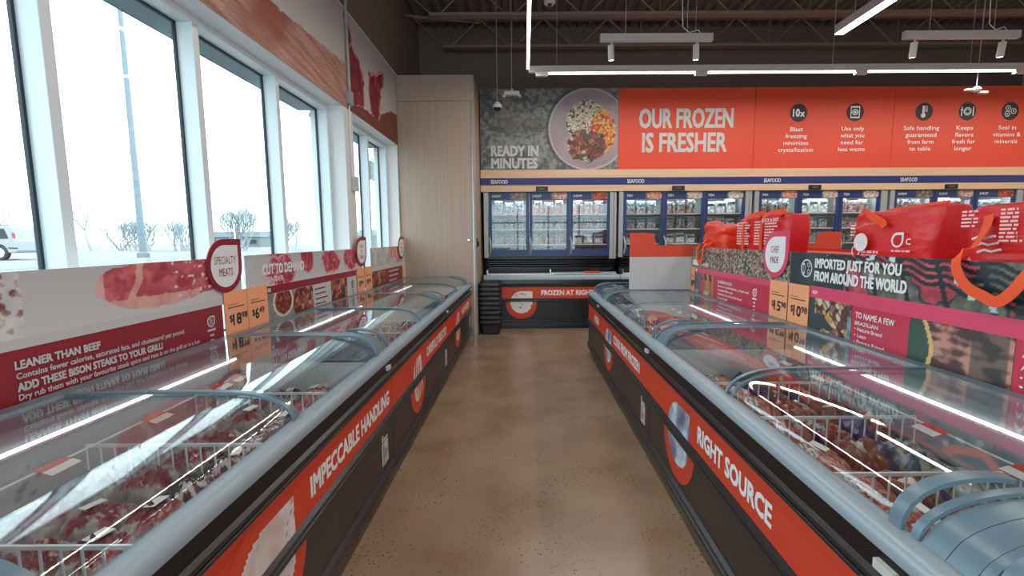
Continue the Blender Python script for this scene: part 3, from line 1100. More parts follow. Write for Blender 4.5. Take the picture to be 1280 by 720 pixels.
def wire_divider(fr, fname, x, dep, n, z1=0.745):
    t = thing('wire_divider', 'white wire divider %s in the %s freezer' % (n, fname), 'wire divider', fr.matrix_basis @ Vector((x, 0, 0.5856)), fr.rotation_euler.z, 'wire dividers in the freezers')
    y0, y1 = 0.105, dep - 0.12
    h = z1 - 0.5856
    m = MB().box(-0.004, y0, h - 0.012, 0.004, y1, h)
    m.build('top_bar', WIRE, t)
    m = MB()
    m.box(-0.003, y0, 0.0, 0.003, y1, 0.006)
    k = int((y1 - y0) / 0.056)
    for i in range(k + 1):
        y = y0 + (y1 - y0) * i / k
        m.box(-0.0025, y - 0.0025, 0.004, 0.0025, y + 0.0025, h - 0.01)
    m.build('wire_lattice', WIRE, t)


for fr, fname, L, flip in ((L1, 'impeccable handling', ILEN, 0), (L2, 'carefully selected', ILEN, 0), (L3, 'flash frozen', ILEN, 0), (R1, 'right source', 2.12, 1), (R2, 'cook from frozen', 2.12, 1)):
    pitch = (L - 0.14) / (8 if fr is R1 else 10)
    for k in (1, 2, 3):
        n = ['nearest the camera', 'halfway along', 'farthest from the camera']
        wire_divider(fr, fname, 0.07 + pitch * ((2, 4, 6) if fr is R1 else (2, 5, 8))[k - 1], 1.02, n[3 - k] if flip else n[k - 1])

# ---------------------------------------------------------------- signs behind the freezers
MEAT = ((178, 62, 74), (146, 40, 54))


def steak_pic(x, z):
    """Bison steak on pale stone; x from the board's near end, z from its lower edge."""
    c = mixc((208, 206, 204), (192, 190, 190), z / 0.25)
    if x < 1.02:
        h, d, e = cells(x, z, 26, 1.0)
        if h > 0.5 and d < 0.42:
            c = mixc((150, 74, 74), (110, 60, 56), h)
        c = mixc(c, (226, 222, 218), 0.45 + fbm(x, z, 12))
    P = [(1.30, 0.13), (1.33, 0.20), (1.42, 0.235), (1.7, 0.262), (2.4, 0.262), (2.4, 0.10), (2.28, 0.085), (1.95, 0.05), (1.72, 0.02), (1.5, 0.03), (1.40, 0.07)]
    xx, zz = x + 0.02 * N(x, z, 9), z + 0.01 * N(x, z, 9, 4)
    if inside(P, xx, zz):
        v = fbm(x, z, 11, 3)
        c = mixc((214, 112, 116), (172, 64, 76), 0.5 + v + 0.5 * math.sin(60 * z + 9 * x + 6 * v) * 0.5)
        if zz < 0.085 and xx < 1.95 or xx < 1.36 or (1.50 < xx + (zz - .15) * -0.4 < 1.545):
            c = mixc((228, 180, 168), (214, 150, 140), 0.5 + v)
        if 1.72 < x < 2.15 and N(x, z, 40, 8) > 0.38:
            c = (228, 212, 208)
    return c


def raw_cuts(x, z):
    c = mixc((206, 206, 204), (190, 190, 190), z / 0.25)
    for cx, cz, a, b, s in ((0.30, 0.26, 0.26, 0.06, 1), (0.36, 0.10, 0.22, 0.13, 5), (0.80, 0.17, 0.13, 0.13, 2), (1.28, 0.13, 0.22, 0.12, 3), (1.78, 0.15, 0.2, 0.15, 4)):
        r = ((x - cx) / a) ** 2 + ((z - cz) / b) ** 2 + 0.5 * fbm(x, z, 7, s)
        if r < 1:
            v = fbm(x, z, 13, s + 9)
            c = mixc((202, 78, 96), (160, 44, 66), 0.5 + 1.2 * v)
            if r > 0.72 or abs(fbm(x, z, 5, s)) < 0.05:
                c = mixc(c, (236, 196, 196), 0.7)
    return c


def carcass(x, z):
    c = mixc((206, 206, 200), (170, 176, 170), 0.5 + fbm(x, z, 8))
    if 0.78 < x < 1.45:
        c = mixc((190, 96, 92), (226, 186, 176), 0.5 + 0.5 * math.sin(x * 62 + 2 * z))
        if z < 0.08 and x < 1.1:
            c = mixc(c, (206, 204, 196), 0.7)
    return c


def bowl_of_wings(x, z):
    c = mixc((150, 152, 148), (120, 122, 120), fbm(x, z, 6))
    r = math.hypot((x - 0.22), (z - 0.17) * 1.25)
    if r < 0.15:
        c = (216, 208, 196) if r > 0.125 else food(x, z, 46, [(150, 62, 40), (176, 96, 60), (120, 46, 34)])
    r = math.hypot((x - 0.56) * 0.8, z - 0.12)
    if r < 0.155:
        c = food(x, z, 17, [(150, 74, 52), (176, 98, 70), (120, 52, 40), (198, 140, 108)], 3)
    return c


def skewers(x, z):
    c = (60, 58, 60)
    if N(x, z, 12, 2) > -0.15:
        c = food(x, z, 20, [(156, 60, 44), (206, 130, 90), (120, 40, 36), (186, 92, 66)], 7)
    return c


def quinoa(x, z):
    return food(x, z, 46, [(150, 150, 128), (96, 96, 84), (176, 162, 140), (196, 128, 112), (122, 108, 96), (172, 178, 166), (70, 78, 72)], 1)


def peppers(x, z):
    c = (96, 104, 110)
    if x > 0.24:
        c = mixc((196, 134, 92), (168, 100, 66), 0.5 + 0.5 * math.sin(40 * x + 3 * N(x, z, 4)))
    elif x > 0.14:
        c = (188, 84, 82)
    if z < 0.08 and N(x, z, 8) > 0:
        c = mixc(c, (208, 214, 216), 0.6)
    if z > 0.2 and 0.16 < x < 0.42 and math.sin(60 * x + 20 * z) > 0.2:
        c = (72, 52, 48)
    return c


def grill_chain(x, z):
    """Dark slate with meats behind a black grate."""
    c = mixc((64, 80, 85), (44, 58, 64), 0.5 + fbm(x, z, 6))
    if x > 0.55:
        h = fbm(x, z, 2.6, 5)
        if h > 0.02 and x < 1.5:
            c = mixc((206, 92, 104), (160, 60, 70), 0.5 + fbm(x, z, 12))
        elif h < -0.05:
            c = mixc((122, 124, 108), (86, 92, 84), 0.5 + fbm(x, z, 16) * 1.6)
    for k in range(5):
        q = z - 0.235 + 0.16 * (x - 0.3 - 0.22 * k) + 0.012 * math.sin(x * 30)
        if abs(q) < 0.011 and x > 0.25:
            c = (34, 44, 50)
            if N(x, 0.3, 14, k) > 0.45:
                c = (214, 222, 224)
    for k in range(9):
        q = x - 0.55 - 0.21 * k + 0.35 * (z - 0.1)
        if abs(q) < 0.014:
            c = (34, 46, 52)
            if N(z, 0.3, 16, k) > 0.3:
                c = (208, 218, 220)
    h, d, e = cells(x, z, 20, 4)
    if x < 0.6 and h > 0.8 and d < 0.10:
        c = (206, 212, 212)
    return c


def grill_chicken(x, z):
    c = (66, 74, 76)
    if x > 0.06 and N(x, z, 6, 1) > -0.25:
        c = food(x, z, 21, [(226, 196, 158), (204, 156, 130), (110, 70, 62), (216, 176, 108), (150, 112, 116), (222, 200, 176)], 2)
        if math.sin(70 * (x + z)) > 0.75:
            c = mixc(c, (64, 40, 36), 0.6)
    if x > 0.36 and z < 0.18:
        c = mixc((70, 120, 134), (190, 206, 208), 0.5 + fbm(x, z, 9))
    return c


def ribs(x, z):
    v = 0.9 * fbm(x, z, 12, 2) + 0.9 * N(x * 0.3, z, 34, 6)
    c = mixc((202, 144, 126), (86, 60, 58), 0.5 + 1.9 * v)
    if N(x * 0.4, z, 26, 3) > 0.42:
        c = mixc(c, (196, 172, 160), 0.6)
    if 0.28 < x < 0.42:
        c = mixc(c, (56, 62, 62), 0.55)
    if x < 0.075 + 0.03 * math.sin(z * 14):
        c = (58, 84, 72)
    elif x < 0.095 + 0.03 * math.sin(z * 14):
        c = (226, 188, 128)
    return c


def small_print(parent, x, z, w_, n, m=WHITE, gap=0.02, h=0.007, seed=0, y=-0.004):
    """Lines of print too fine to read in the photo."""
    r = random.Random(seed)
    for i in range(n):
        b = MB()
        xx, end = x, x + w_ * r.uniform(0.7, 1.0)
        while xx < end:
            l = min(r.uniform(0.015, 0.05), end - xx)
            b.box(xx, y, z - i * gap, xx + l, y + 0.0005, z - i * gap + h)
            xx += l + 0.008
        b.build('lettering', m, parent)


def mini_logo(parent, x, z, m, s=0.03, y=-0.004):
    o = MB()
    ring = drop_pts(s, 24, x, z)
    inn = drop_pts(s * 0.72, 24, x, z)
    n = len(ring)
    o.add([(p[0], y, p[1]) for p in ring] + [(p[0], y, p[1]) for p in inn], [(i, (i + 1) % n, n + (i + 1) % n, n + i) for i in range(n)])
    for k in range(4):
        o.box(x - s * 0.45, y, z - s * 0.45 + k * s * 0.27, x + s * 0.45, y + 0.0004, z - s * 0.45 + k * s * 0.27 + s * 0.12)
    o.box(x - s, y, z - s * 1.7, x + s, y + 0.0004, z - s * 1.3)
    for k in range(3):
        o.box(x - s * 0.5, y, z - s * (2.6 + 0.9 * k), x + s * 0.5, y + 0.0004, z - s * (2.25 + 0.9 * k))
    o.build('drop_emblem', m, parent)


SX_L, SX_R = -1.888, 1.892
SZ = 0.905
# first sign: bison steak, maroon lower board
t = thing('freezer_sign', 'sign board with a raw steak picture above maroon text on bison steaks', 'sign', (SX_L, 0.66, SZ), R(90), 'signs behind the freezers')
MB().box(0, 0.004, 0, 2.155, 0.008, 0.24).build('backing', GREYW, t)
MB().box(0, 0, 0, 2.155, 0.004, 0.245).build('text_board', MAROON, t)
MB().box(0, 0, 0.245, 2.365, 0.004, 0.285).build('white_band', GREYW, t)
printed('steak_picture', 2.365, 0.25, 300, 44, lambda x, z: steak_pic(x - 0.02, z), t, z=0.285)
for s, x, z, w_, h in (('LEANER THAN BEEF', 0.985, 0.172, 0.34, 0.032), ('Contains fewer calories, saturated fats, and cholesterol per pound.', 0.985, 0.135, 0.84, 0.024),
                       ('ADD THESE BISON STEAKS TO YOUR GRILL!', 0.985, 0.088, 0.68, 0.032), ('Dry rub them with your favourite steak spice and toss it on the grill or in a hot', 0.985, 0.054, 0.95, 0.024),
                       ('cast-iron skillet!', 0.985, 0.022, 0.24, 0.024)):
    text(t, s, x - 0.0, z, w_, h, GREYW, bold=0.045 if h > 0.03 else 0.025)
mini_logo(t, 2.04, 0.16, GREYW, 0.034)
# second sign
t = thing('freezer_sign', 'sign board of raw red cuts lettered cut to demand, with wings below', 'sign', (SX_L, 3.075, SZ), R(90), 'signs behind the freezers')
MB().box(0.235, 0, 0, 2.015, 0.004, 0.245).build('lower_board', GREYW, t)
MB().box(0.235, -0.001, 0.245, 2.015, 0.004, 0.305).build('maroon_band', MAROON, t)
MB().box(0, 0.0, 0.245, 0.235, 0.004, 0.305).build('side_board', GREYW, t)
printed('cuts_picture', 2.225, 0.235, 220, 34, lambda x, z: raw_cuts(x - 0.1, z), t, z=0.305)
printed('wings_picture', 0.72, 0.243, 90, 34, bowl_of_wings, t, x=0.24, y=-0.002, z=0.0)
printed('skewer_picture', 0.40, 0.243, 60, 34, skewers, t, x=1.345, y=-0.002, z=0.0)
text(t, 'CUT TO DEMAND', 0.20, 0.395, 0.62, 0.075, WHITE, bold=0.045)
text(t, 'TENDER', 0.22, 0.335, 0.26, 0.04, WHITE, bold=0.012)
MB().box(0.25, -0.003, 0.262, 0.29, -0.001, 0.29).build('band_mark', GREYW, t)
small_print(t, 1.0, 0.195, 0.28, 4, MAROON, 0.045, 0.012, 3)
mini_logo(t, 1.89, 0.17, MAROON, 0.03)
# third sign
t = thing('freezer_sign', 'sign board with hanging ribs picture and maroon lower half, beside the tall cabinet', 'sign', (SX_L, 5.60, SZ), R(90), 'signs behind the freezers')
printed('carcass_picture', 1.54, 0.235, 150, 30, carcass, t, z=0.305)
MB().box(0, 0, 0.245, 1.54, 0.004, 0.305).build('white_band', GREYW, t)
MB().box(0.0, 0, 0, 1.43, 0.004, 0.245).build('text_board', MAROON, t)
printed('roast_picture', 0.55, 0.24, 60, 26, lambda x, z: food(x, z, 12, [(170, 96, 70), (140, 52, 48), (110, 44, 40), (190, 130, 96)], 2), t, x=0.0, y=-0.002)
small_print(t, 0.72, 0.19, 0.55, 3, GREYW, 0.065, 0.022, 5)
MB().box(1.43, 0, 0, 1.54, 0.004, 0.245).build('yellow_card', mat('pale_yellow_card', (226, 194, 120), 0.4, var=0.02), t)


def drop_tag(label, loc, rz, lines, rim, ink, r=0.168, tilt=0.0):
    t = thing('drop_tag', label, 'sign tag', loc, rz, 'drop-shaped tags on the signs')
    MB().prism(drop_pts(r, 44), 'y', 0, 0.006).build('rim_plate', rim, t)
    MB().prism(drop_pts(r * 0.78, 44, -0.002, -0.002), 'y', -0.002, 0.0).build('face_plate', WHITE, t)
    n = len(lines)
    for i, s in enumerate(lines):
        h = r * 0.30 if n == 2 else r * 0.24
        wd = min(r * 1.22, len(s) * h * 0.52)
        text(t, s, 0, (n - 1) * h * 0.75 - i * h * 1.5 - h * 0.5, wd, h, ink, y=-0.003, bold=0.0 if i == 0 else 0.006, center=True)
    MB().box(-0.02, 0.006, -r * 0.9, 0.02, 0.009, 0.0).build('clip', GREYW, t)


drop_tag('maroon-edged drop tag reading specialty meats on the steak sign', (SX_L + 0.012, 2.858, 1.39), R(90), ['SPECIALTY', 'MEATS'], MAROON, MAROON)
drop_tag('maroon-edged drop tag in three lines where the raw cuts sign ends', (SX_L + 0.012, 5.26, 1.41), R(90), ['PRIME', 'CUT', 'STEAKS'], MAROON, MAROON)
drop_tag('small maroon-edged drop tag touching the tall wood cabinet', (SX_L + 0.012, 6.97, 1.42), R(90), ['FULLY', 'RIPE', 'MEATS'], MAROON, MAROON)


def price_card(label, y, sgn, dollars, cents, x=None, wd=0.24, h=0.32):
    X = (SX_L + 0.008) if sgn < 0 else (SX_R - 0.008)
    t = thing('price_card', label, 'price card', (X, y, SZ), R(90) if sgn < 0 else R(-90), 'orange price cards')
    MB().box(0.003, 0, 0.0, wd - 0.003, 0.003, h).build('card', CARD_OR, t)
    nd = len(dollars)
    kx = wd / 0.24
    text(t, '$', 0.04 * kx, 0.125, 0.03 * kx, 0.045, INK, y=-0.001)
    text(t, dollars, 0.075 * kx, 0.10, 0.042 * nd * kx, 0.075, INK, y=-0.001, bold=0.03)
    text(t, cents, (0.082 + 0.042 * nd) * kx, 0.132, 0.062 * kx, 0.042, INK, y=-0.001, bold=0.03)
    MB().box(0.03 * kx, -0.001, 0.212, 0.20 * kx, 0, 0.218).build('print_line', INK, t)
    MB().box(0.03 * kx, -0.001, 0.232, 0.13 * kx, 0, 0.235).build('print_line', INK, t)
    MB().box(0.0, 0.003, 0, 0.003, 0.004, h).build('card_edge', MAROON, t)


price_card('orange price card reading 18.98 beside the maroon steak text', 2.825, -1, '18', '98')
price_card('orange price card reading 6.49 beside the wings picture', 3.068, -1, '6', '49')
price_card('orange price card under the three-line drop tag, nearer of two', 5.10, -1, '7', '49')
price_card('orange price card under the three-line drop tag, farther of two', 5.36, -1, '9', '98')
price_card('orange price card reading 15.98 beside the chef made text', 3.485, 1, '15', '98')
price_card('orange price card reading 10.98 beside the grilled chicken picture', 3.237, 1, '10', '98')
price_card('orange price card at the far end of the chef made sign', 5.15, 1, '10', '98', wd=0.11)

# island signs
t = thing('freezer_sign', 'raspberry sign board with quinoa salad picture under the chef made tag', 'sign', (SX_R, 5.52, SZ), R(-90), 'signs behind the freezers')
MB().box(0.37, 0, 0, 2.03, 0.004, 0.27).build('text_board', mat('deep_raspberry', (202, 58, 82), 0.35, var=0.02), t)
MB().box(0.47, -0.001, 0.265, 2.03, 0.004, 0.315).build('pink_band', PINK, t)
MB().box(2.03, 0, 0.265, 2.28, 0.004, 0.315).build('band_end', GREYW, t)
printed('quinoa_picture', 1.91, 0.225, 230, 30, quinoa, t, x=0.368, z=0.315)
printed('pepper_picture', 0.50, 0.262, 60, 30, lambda x, z: peppers(x * 0.9, z), t, x=0.475, y=-0.002)
text(t, 'SUPERFOOD', 1.08, 0.20, 0.30, 0.03, WHITE)
for i, s in enumerate(('Source of antioxidants, protein and', 'complex fibre and', 'vitamins in a smoothie bowl', 'or oatmeal!')):
    text(t, s, 1.08, 0.165 - i * 0.038, (0.62, 0.32, 0.50, 0.22)[i], 0.024, WHITE)
mini_logo(t, 1.80, 0.19, WHITE, 0.034)
MB().box(0.49, -0.002, 0.277, 0.53, -0.001, 0.303).build('band_mark', WHITE, t)
MB().box(0.40, -0.002, 0.34, 0.56, -0.001, 0.40).build('picture_plate', WHITE, t)
text(t, 'CHEF', 0.62, 0.345, 0.22, 0.035, WHITE, y=-0.002)

t = thing('freezer_sign', 'dark slate sign board lettered imported just for you from around the world', 'sign', (SX_R, 3.238, SZ), R(-90), 'signs behind the freezers')
MB().box(0.235, 0, 0, 2.3, 0.004, 0.255).build('text_board', mat('deep_raspberry', (202, 58, 82), 0.35), t)
MB().box(0.235, -0.001, 0.25, 2.3, 0.004, 0.325).build('pink_band', PINK, t)
printed('slate_end', 0.235, 0.06, 24, 8, grill_chain, t, z=0.265)
printed('slate_picture', 2.3, 0.215, 300, 34, grill_chain, t, z=0.325)
printed('grilled_chicken_picture', 0.395, 0.25, 56, 36, lambda x, z: grill_chicken(x, z), t, x=0.238, y=-0.002)
printed('ribs_picture', 0.485, 0.25, 64, 36, lambda x, z: ribs(x * 0.9, z), t, x=1.03, y=-0.002)
text(t, 'IMPORTED JUST FOR YOU', 0.275, 0.447, 0.68, 0.06, WHITE, bold=0.04)
text(t, 'FROM AROUND THE WORLD', 0.275, 0.362, 0.72, 0.064, WHITE, bold=0.04)
m = MB()
ro, ri = disc_pts(0.06, 30, 0.185, 0.435), disc_pts(0.052, 30, 0.185, 0.435)
m.add([(p[0], -0.002, p[1]) for p in ro] + [(p[0], -0.002, p[1]) for p in ri], [(i, (i + 1) % 30, 30 + (i + 1) % 30, 30 + i) for i in range(30)])
for P in ([(0.15, 0.40), (0.165, 0.395), (0.172, 0.44), (0.16, 0.47), (0.145, 0.465)], [(0.19, 0.47), (0.215, 0.472), (0.22, 0.45), (0.205, 0.44), (0.192, 0.455)], [(0.195, 0.395), (0.215, 0.40), (0.225, 0.425), (0.20, 0.43)]):
    n = len(P)
    cx_, cz_ = sum(p[0] for p in P) / n, sum(p[1] for p in P) / n
    I = [(cx_ + (p[0] - cx_) * .72, cz_ + (p[1] - cz_) * .72) for p in P]
    m.add([(p[0], -0.002, p[1]) for p in P] + [(p[0], -0.002, p[1]) for p in I], [(i, (i + 1) % n, n + (i + 1) % n, n + i) for i in range(n)])
m.build('globe_emblem', WHITE, t)
text(t, 'BEEF', 0.265, 0.275, 0.05, 0.022, WHITE, y=-0.002)
text(t, 'TO NAME A FEW', 0.665, 0.185, 0.275, 0.034, WHITE, bold=0.025)
text(t, 'BRAZILIAN', 0.665, 0.145, 0.17, 0.022, WHITE)
for i, s in enumerate(('\u2022 Nature Breed', '\u2022 Lean', '\u2022 Pasture Raised')):
    text(t, s, 0.665, 0.112 - i * 0.036, (0.2, 0.09, 0.22)[i], 0.022, WHITE)
text(t, 'ANGUS', 1.545, 0.185, 0.2, 0.034, WHITE, bold=0.025)
text(t, 'AMERICAN', 1.545, 0.135, 0.2, 0.026, WHITE)
for i, s in enumerate(('\u2022 Grain Fed', '\u2022 British', '\u2022 USDA')):
    text(t, s, 1.545, 0.095 - i * 0.035, 0.17, 0.022, WHITE)
drop_tag('pink-edged drop tag reading chef made above the orange price cards', (SX_R - 0.012, 3.43, 1.42), R(-90), ['CHEF', 'MADE'], PINK, MAROON, r=0.172)

# end header of the island, and the ledge between the two rows of signs
t = thing('header_panel', 'white panel with a stepped orange top closing the island end', 'sign', (1.19, 5.166, 0.964))
MB().box(0, 0, 0, 2.38, 0.01, 0.37).build('white_panel', GREYW, t)
P = [(0, 0.37), (2.38, 0.37), (2.38, 0.64), (2.19, 0.64), (2.15, 0.63), (2.11, 0.595), (2.09, 0.54), (2.09, 0.5), (0.29, 0.5), (0.29, 0.54), (0.27, 0.595), (0.235, 0.63), (0.19, 0.64), (0, 0.64)]
MB().prism(P, 'y', 0, 0.01).build('orange_top', ORANGE_W, t)
t = thing('display_ledge', 'box ledge behind the island signs that carries the red cooler bags', 'display ledge', (1.905, 1.0, 0))
MB().box(0, 0, 0, 0.975, 4.15, 1.40).build('core', GREYW, t)
MB().box(0, 0, 1.40, 0.975, 4.15, 1.412).build('top_board', mat('red_ledge', (196, 44, 34), 0.45, var=0.03), t)
MB().box(0.975, 0, 0.9, 0.983, 4.15, 1.435).build('opposite_board', ORANGE_W, t)


# ---------------------------------------------------------------- cooler bags
def bag_body(wd, dp, h, seed, fn, slump=0.0, rise=0.0):
    """Soft tote: rounded box whose walls bulge and whose rim dips."""
    nu, nv = 72, 22
    v, c = [], []
    for j in range(nv + 1):
        q = j / nv
        for i in range(nu):
            a = 2 * PI * i / nu
            ex = 0.32
            ca, sa = math.cos(a), math.sin(a)
            x = math.copysign(abs(ca) ** ex, ca) * wd / 2
            y = math.copysign(abs(sa) ** ex, sa) * dp / 2
            k = 0.93 + 0.07 * q + 0.035 * math.sin(PI * q)
            n = fbm(x, y + q, 5, seed)
            x *= k * (1 - slump * 0.3 * q)
            y *= (k - 0.25 * q * q) + 0.08 * n
            zz = h * q * (1 - slump * (0.35 + 0.5 * N(x, y, 6, seed))) + q * (0.015 * n + rise * (x / wd))
            v.append((x + slump * 0.2 * q * h * N(q, x, 5, seed), y + slump * 0.3 * q * h * N(x, q, 4, seed + 2), max(0.0, zz)))
            c.append((*lin([min(255, max(0, t_)) for t_ in fn(x, y, zz / h)]), 1))
    f = [(j * nu + i, j * nu + (i + 1) % nu, (j + 1) * nu + (i + 1) % nu, (j + 1) * nu + i) for j in range(nv) for i in range(nu)]
    f.append(tuple(range(nu))[::-1])
    k = len(v)
    cx = np.mean(np.array(v[-nu:]), 0)
    for s in (0.7, 0.35):
        for i in range(nu):
            p = v[nv * nu + i]
            v.append(tuple(cx[q] + (p[q] - cx[q]) * s + (0.012 * (1 - s) if q == 2 else 0) for q in range(3)))
            c.append((*lin((206, 44, 38)), 1))
    for r_ in range(2):
        a0, b0 = (nv + r_) * nu, (nv + r_ + 1) * nu
        f += [(a0 + i, a0 + (i + 1) % nu, b0 + (i + 1) % nu, b0 + i) for i in range(nu)]
    f.append(tuple((nv + 2) * nu + i for i in range(nu)))
    me = bpy.data.meshes.new('body')
    me.from_pydata(v, [], f)
    at = me.color_attributes.new('print', 'FLOAT_COLOR', 'POINT')
    at.data.foreach_set('color', np.array(c, 'f').ravel())
    me.materials.append(paint_mat('bag_fabric', 0.45, coat=0.15, bump=0.25))
    me.polygons.foreach_set('use_smooth', [True] * len(f))
    return me


RED = (222, 42, 44)
STRAP = mat('orange_webbing', (240, 84, 40), 0.6, var=0.05)


def strap(parent, pts, wd=0.035, name='strap'):
    """Flat webbing through pts, smoothed."""
    P = [Vector(p) for p in pts]
    out = []
    for i in range(len(P) - 1):
        p0, p1, p2, p3 = P[max(i - 1, 0)], P[i], P[i + 1], P[min(i + 2, len(P) - 1)]
        for k in range(6):
            u = k / 6
            out.append(0.5 * ((2 * p1) + (p2 - p0) * u + (2 * p0 - 5 * p1 + 4 * p2 - p3) * u * u + (3 * p1 - p0 - 3 * p2 + p3) * u ** 3))
    out.append(P[-1])
    b = MB()
    vs = []
    k = len(out)
    for i, p in enumerate(out):
        tg = (out[min(i + 1, k - 1)] - out[max(i - 1, 0)]).normalized()
        sd = tg.cross(Vector((0, 1, 0)))
        if sd.length < 0.2:
            sd = Vector((1, 0, 0))
        sd.normalize()
        nn = sd.cross(tg).normalized() * 0.002
        for s1, s2 in ((-1, -1), (1, -1), (1, 1), (-1, 1)):
            vs.append(p + sd * (s1 * wd / 2) + nn * s2)
    fs = [(i * 4 + j, i * 4 + (j + 1) % 4, (i + 1) * 4 + (j + 1) % 4, (i + 1) * 4 + j) for i in range(k - 1) for j in range(4)]
    fs += [(3, 2, 1, 0), ((k - 1) * 4, (k - 1) * 4 + 1, (k - 1) * 4 + 2, (k - 1) * 4 + 3)]
    b.add(vs, fs)
    return b.build(name, STRAP, parent, smooth=True)


def plain_red(x, y, q):
    return mixc(RED, (206, 34, 38), 0.5 + fbm(x, y + q * .3, 6))


def orange_red(x, y, q):
    return mixc((238, 66, 36), (222, 52, 34), 0.5 + fbm(x, y + q * .3, 6))


def bag(label, y, x, wd, dp, h, seed, fn, slump=0.0, rise=0.0, turn=0.0):
    t = thing('cooler_bag', label, 'cooler bag', (x, y, 1.4135), R(-90 + turn), 'red cooler bags on the island ledge')
    o = bpy.data.objects.new('body', bag_body(wd, dp, h, seed, fn, slump, rise))
    link(o, t)
    return t


PALE_RED = mat('pale_red_print', (248, 202, 202), 0.5, var=0.02)


def bars(parent, x, z, w_, n, y, gap=0.02, h=0.011, seed=1):
    return small_print(parent, x, z, w_, n, PALE_RED, gap, h, seed, y)


t = bag('limp orange-red cooler bag slumped at the far end of the ledge', 4.82, 2.07, 0.60, 0.22, 0.31, 5, orange_red, slump=0.45, rise=-0.05)
strap(t, [(-0.1, -0.10, 0.14), (-0.12, -0.14, 0.08), (-0.12, -0.185, 0.055), (-0.12, -0.203, -0.02), (-0.10, -0.206, -0.10), (-0.05, -0.207, -0.13), (0.0, -0.206, -0.10), (0.03, -0.203, -0.02), (0.03, -0.185, 0.055), (0.05, -0.14, 0.07), (0.05, -0.10, 0.10)])
t = bag('red cooler bag with dense white print, upright behind the chef made tag', 4.06, 2.18, 0.84, 0.26, 0.32, 9, plain_red)
for i, (xx, zz, ww, nn) in enumerate(((-0.33, 0.26, 0.26, 9), (0.0, 0.26, 0.12, 9), (0.17, 0.24, 0.2, 8))):
    bars(t, xx, zz, ww, nn, -0.148, 0.024, 0.013, 3 + i)
text(t, 'QUICK & EASY', 0.12, 0.262, 0.26, 0.03, WHITE, y=-0.149)
for sx in (-0.2, 0.12):
    strap(t, [(sx, -0.15, 0.02), (sx, -0.152, 0.2), (sx + 0.01, -0.13, 0.31), (sx + 0.06, -0.05, 0.345), (sx + 0.18, -0.05, 0.345), (sx + 0.22, -0.12, 0.30)], 0.04)
t = bag('plain red cooler bag with white drop emblem and round white card', 2.70, 2.25, 0.62, 0.27, 0.285, 21, plain_red, rise=0.03)
mini = MB()
ring, inn = drop_pts(0.042, 30, 0.12, 0.115), drop_pts(0.030, 30, 0.12, 0.113)
n = len(ring)
mini.add([(p[0], -0.152, p[1]) for p in ring] + [(p[0], -0.152, p[1]) for p in inn], [(i, (i + 1) % n, n + (i + 1) % n, n + i) for i in range(n)])
mini.build('drop_emblem', WHITE, t)
text(t, 'C', 0.18, 0.09, 0.03, 0.035, WHITE, y=-0.152)
bars(t, 0.08, 0.048, 0.16, 1, -0.151, 0.02, 0.01, 7)
bars(t, -0.26, 0.20, 0.06, 4, -0.148, 0.02, 0.01, 8)
MB().lathe([(0.001, 0), (0.056, 0), (0.056, 0.002), (0.001, 0.002)], 32).build('round_card', WHITE, t)
k = t.children[-1]
k.location, k.rotation_euler = (-0.14, -0.166, 0.10), (R(90), 0, 0)
MB().box(-0.03, -0.004, -0.003, 0.03, -0.003, 0.003).build('card_print', INK, k)
ro, ri = disc_pts(0.036, 24, -0.20, 0.045), disc_pts(0.028, 24, -0.20, 0.045)
m = MB()
m.add([(p[0], -0.151, p[1]) for p in ro] + [(p[0], -0.151, p[1]) for p in ri], [(i, (i + 1) % 24, 24 + (i + 1) % 24, 24 + i) for i in range(24)])
m.build('ring_print', WHITE, t)
bars(t, -0.15, 0.035, 0.16, 2, -0.151, 0.024, 0.015, 12)
strap(t, [(-0.29, -0.10, 0.2), (-0.30, -0.05, 0.27), (-0.2, -0.10, 0.285), (-0.08, -0.14, 0.245), (0.0, -0.15, 0.215), (0.02, -0.152, 0.19)], 0.045)
strap(t, [(-0.28, 0.05, 0.25), (-0.1, -0.02, 0.292), (0.1, -0.02, 0.305), (0.28, -0.02, 0.312)], 0.02, 'zip_edge')
t = bag('red cooler bag covered in white print, orange strap hanging over the slate sign', 1.88, 2.25, 0.7, 0.28, 0.285, 33, plain_red, rise=0.04)
for i, (xx, zz, ww, nn) in enumerate(((-0.33, 0.245, 0.09, 5), (-0.15, 0.245, 0.10, 9), (-0.03, 0.24, 0.14, 12), (0.14, 0.22, 0.18, 12))):
    bars(t, xx, zz, ww, nn, -0.152, 0.017, 0.009, 30 + i)
m = MB()
for k_, (xx, zz) in enumerate(((-0.26, 0.12), (-0.245, 0.09), (-0.23, 0.06))):
    m.tube([(xx, -0.157, zz), (xx + 0.03, -0.157, zz + 0.012), (xx + 0.06, -0.157, zz + 0.004), (xx + 0.10, -0.157, zz + 0.014)], 0.006, 6)
m.build('script_lettering', WHITE, t, smooth=True)
strap(t, [(-0.22, -0.13, 0.23), (-0.20, -0.165, 0.16), (-0.15, -0.27, 0.07), (-0.11, -0.36, 0.052), (-0.08, -0.392, -0.005), (-0.02, -0.398, -0.075), (0.05, -0.400, -0.105), (0.11, -0.401, -0.122), (0.16, -0.400, -0.08), (0.20, -0.392, -0.01), (0.22, -0.36, 0.05), (0.24, -0.27, 0.07), (0.26, -0.165, 0.16), (0.27, -0.13, 0.23)], 0.045)
# ---------------------------------------------------------------- wall freezers (doors above a chest)
PITCH = 2.33
BX0 = -0.70
WALLN = ['next to the wood cabinet', 'second from the wood cabinet', 'third from the wood cabinet', 'fourth from the wood cabinet']


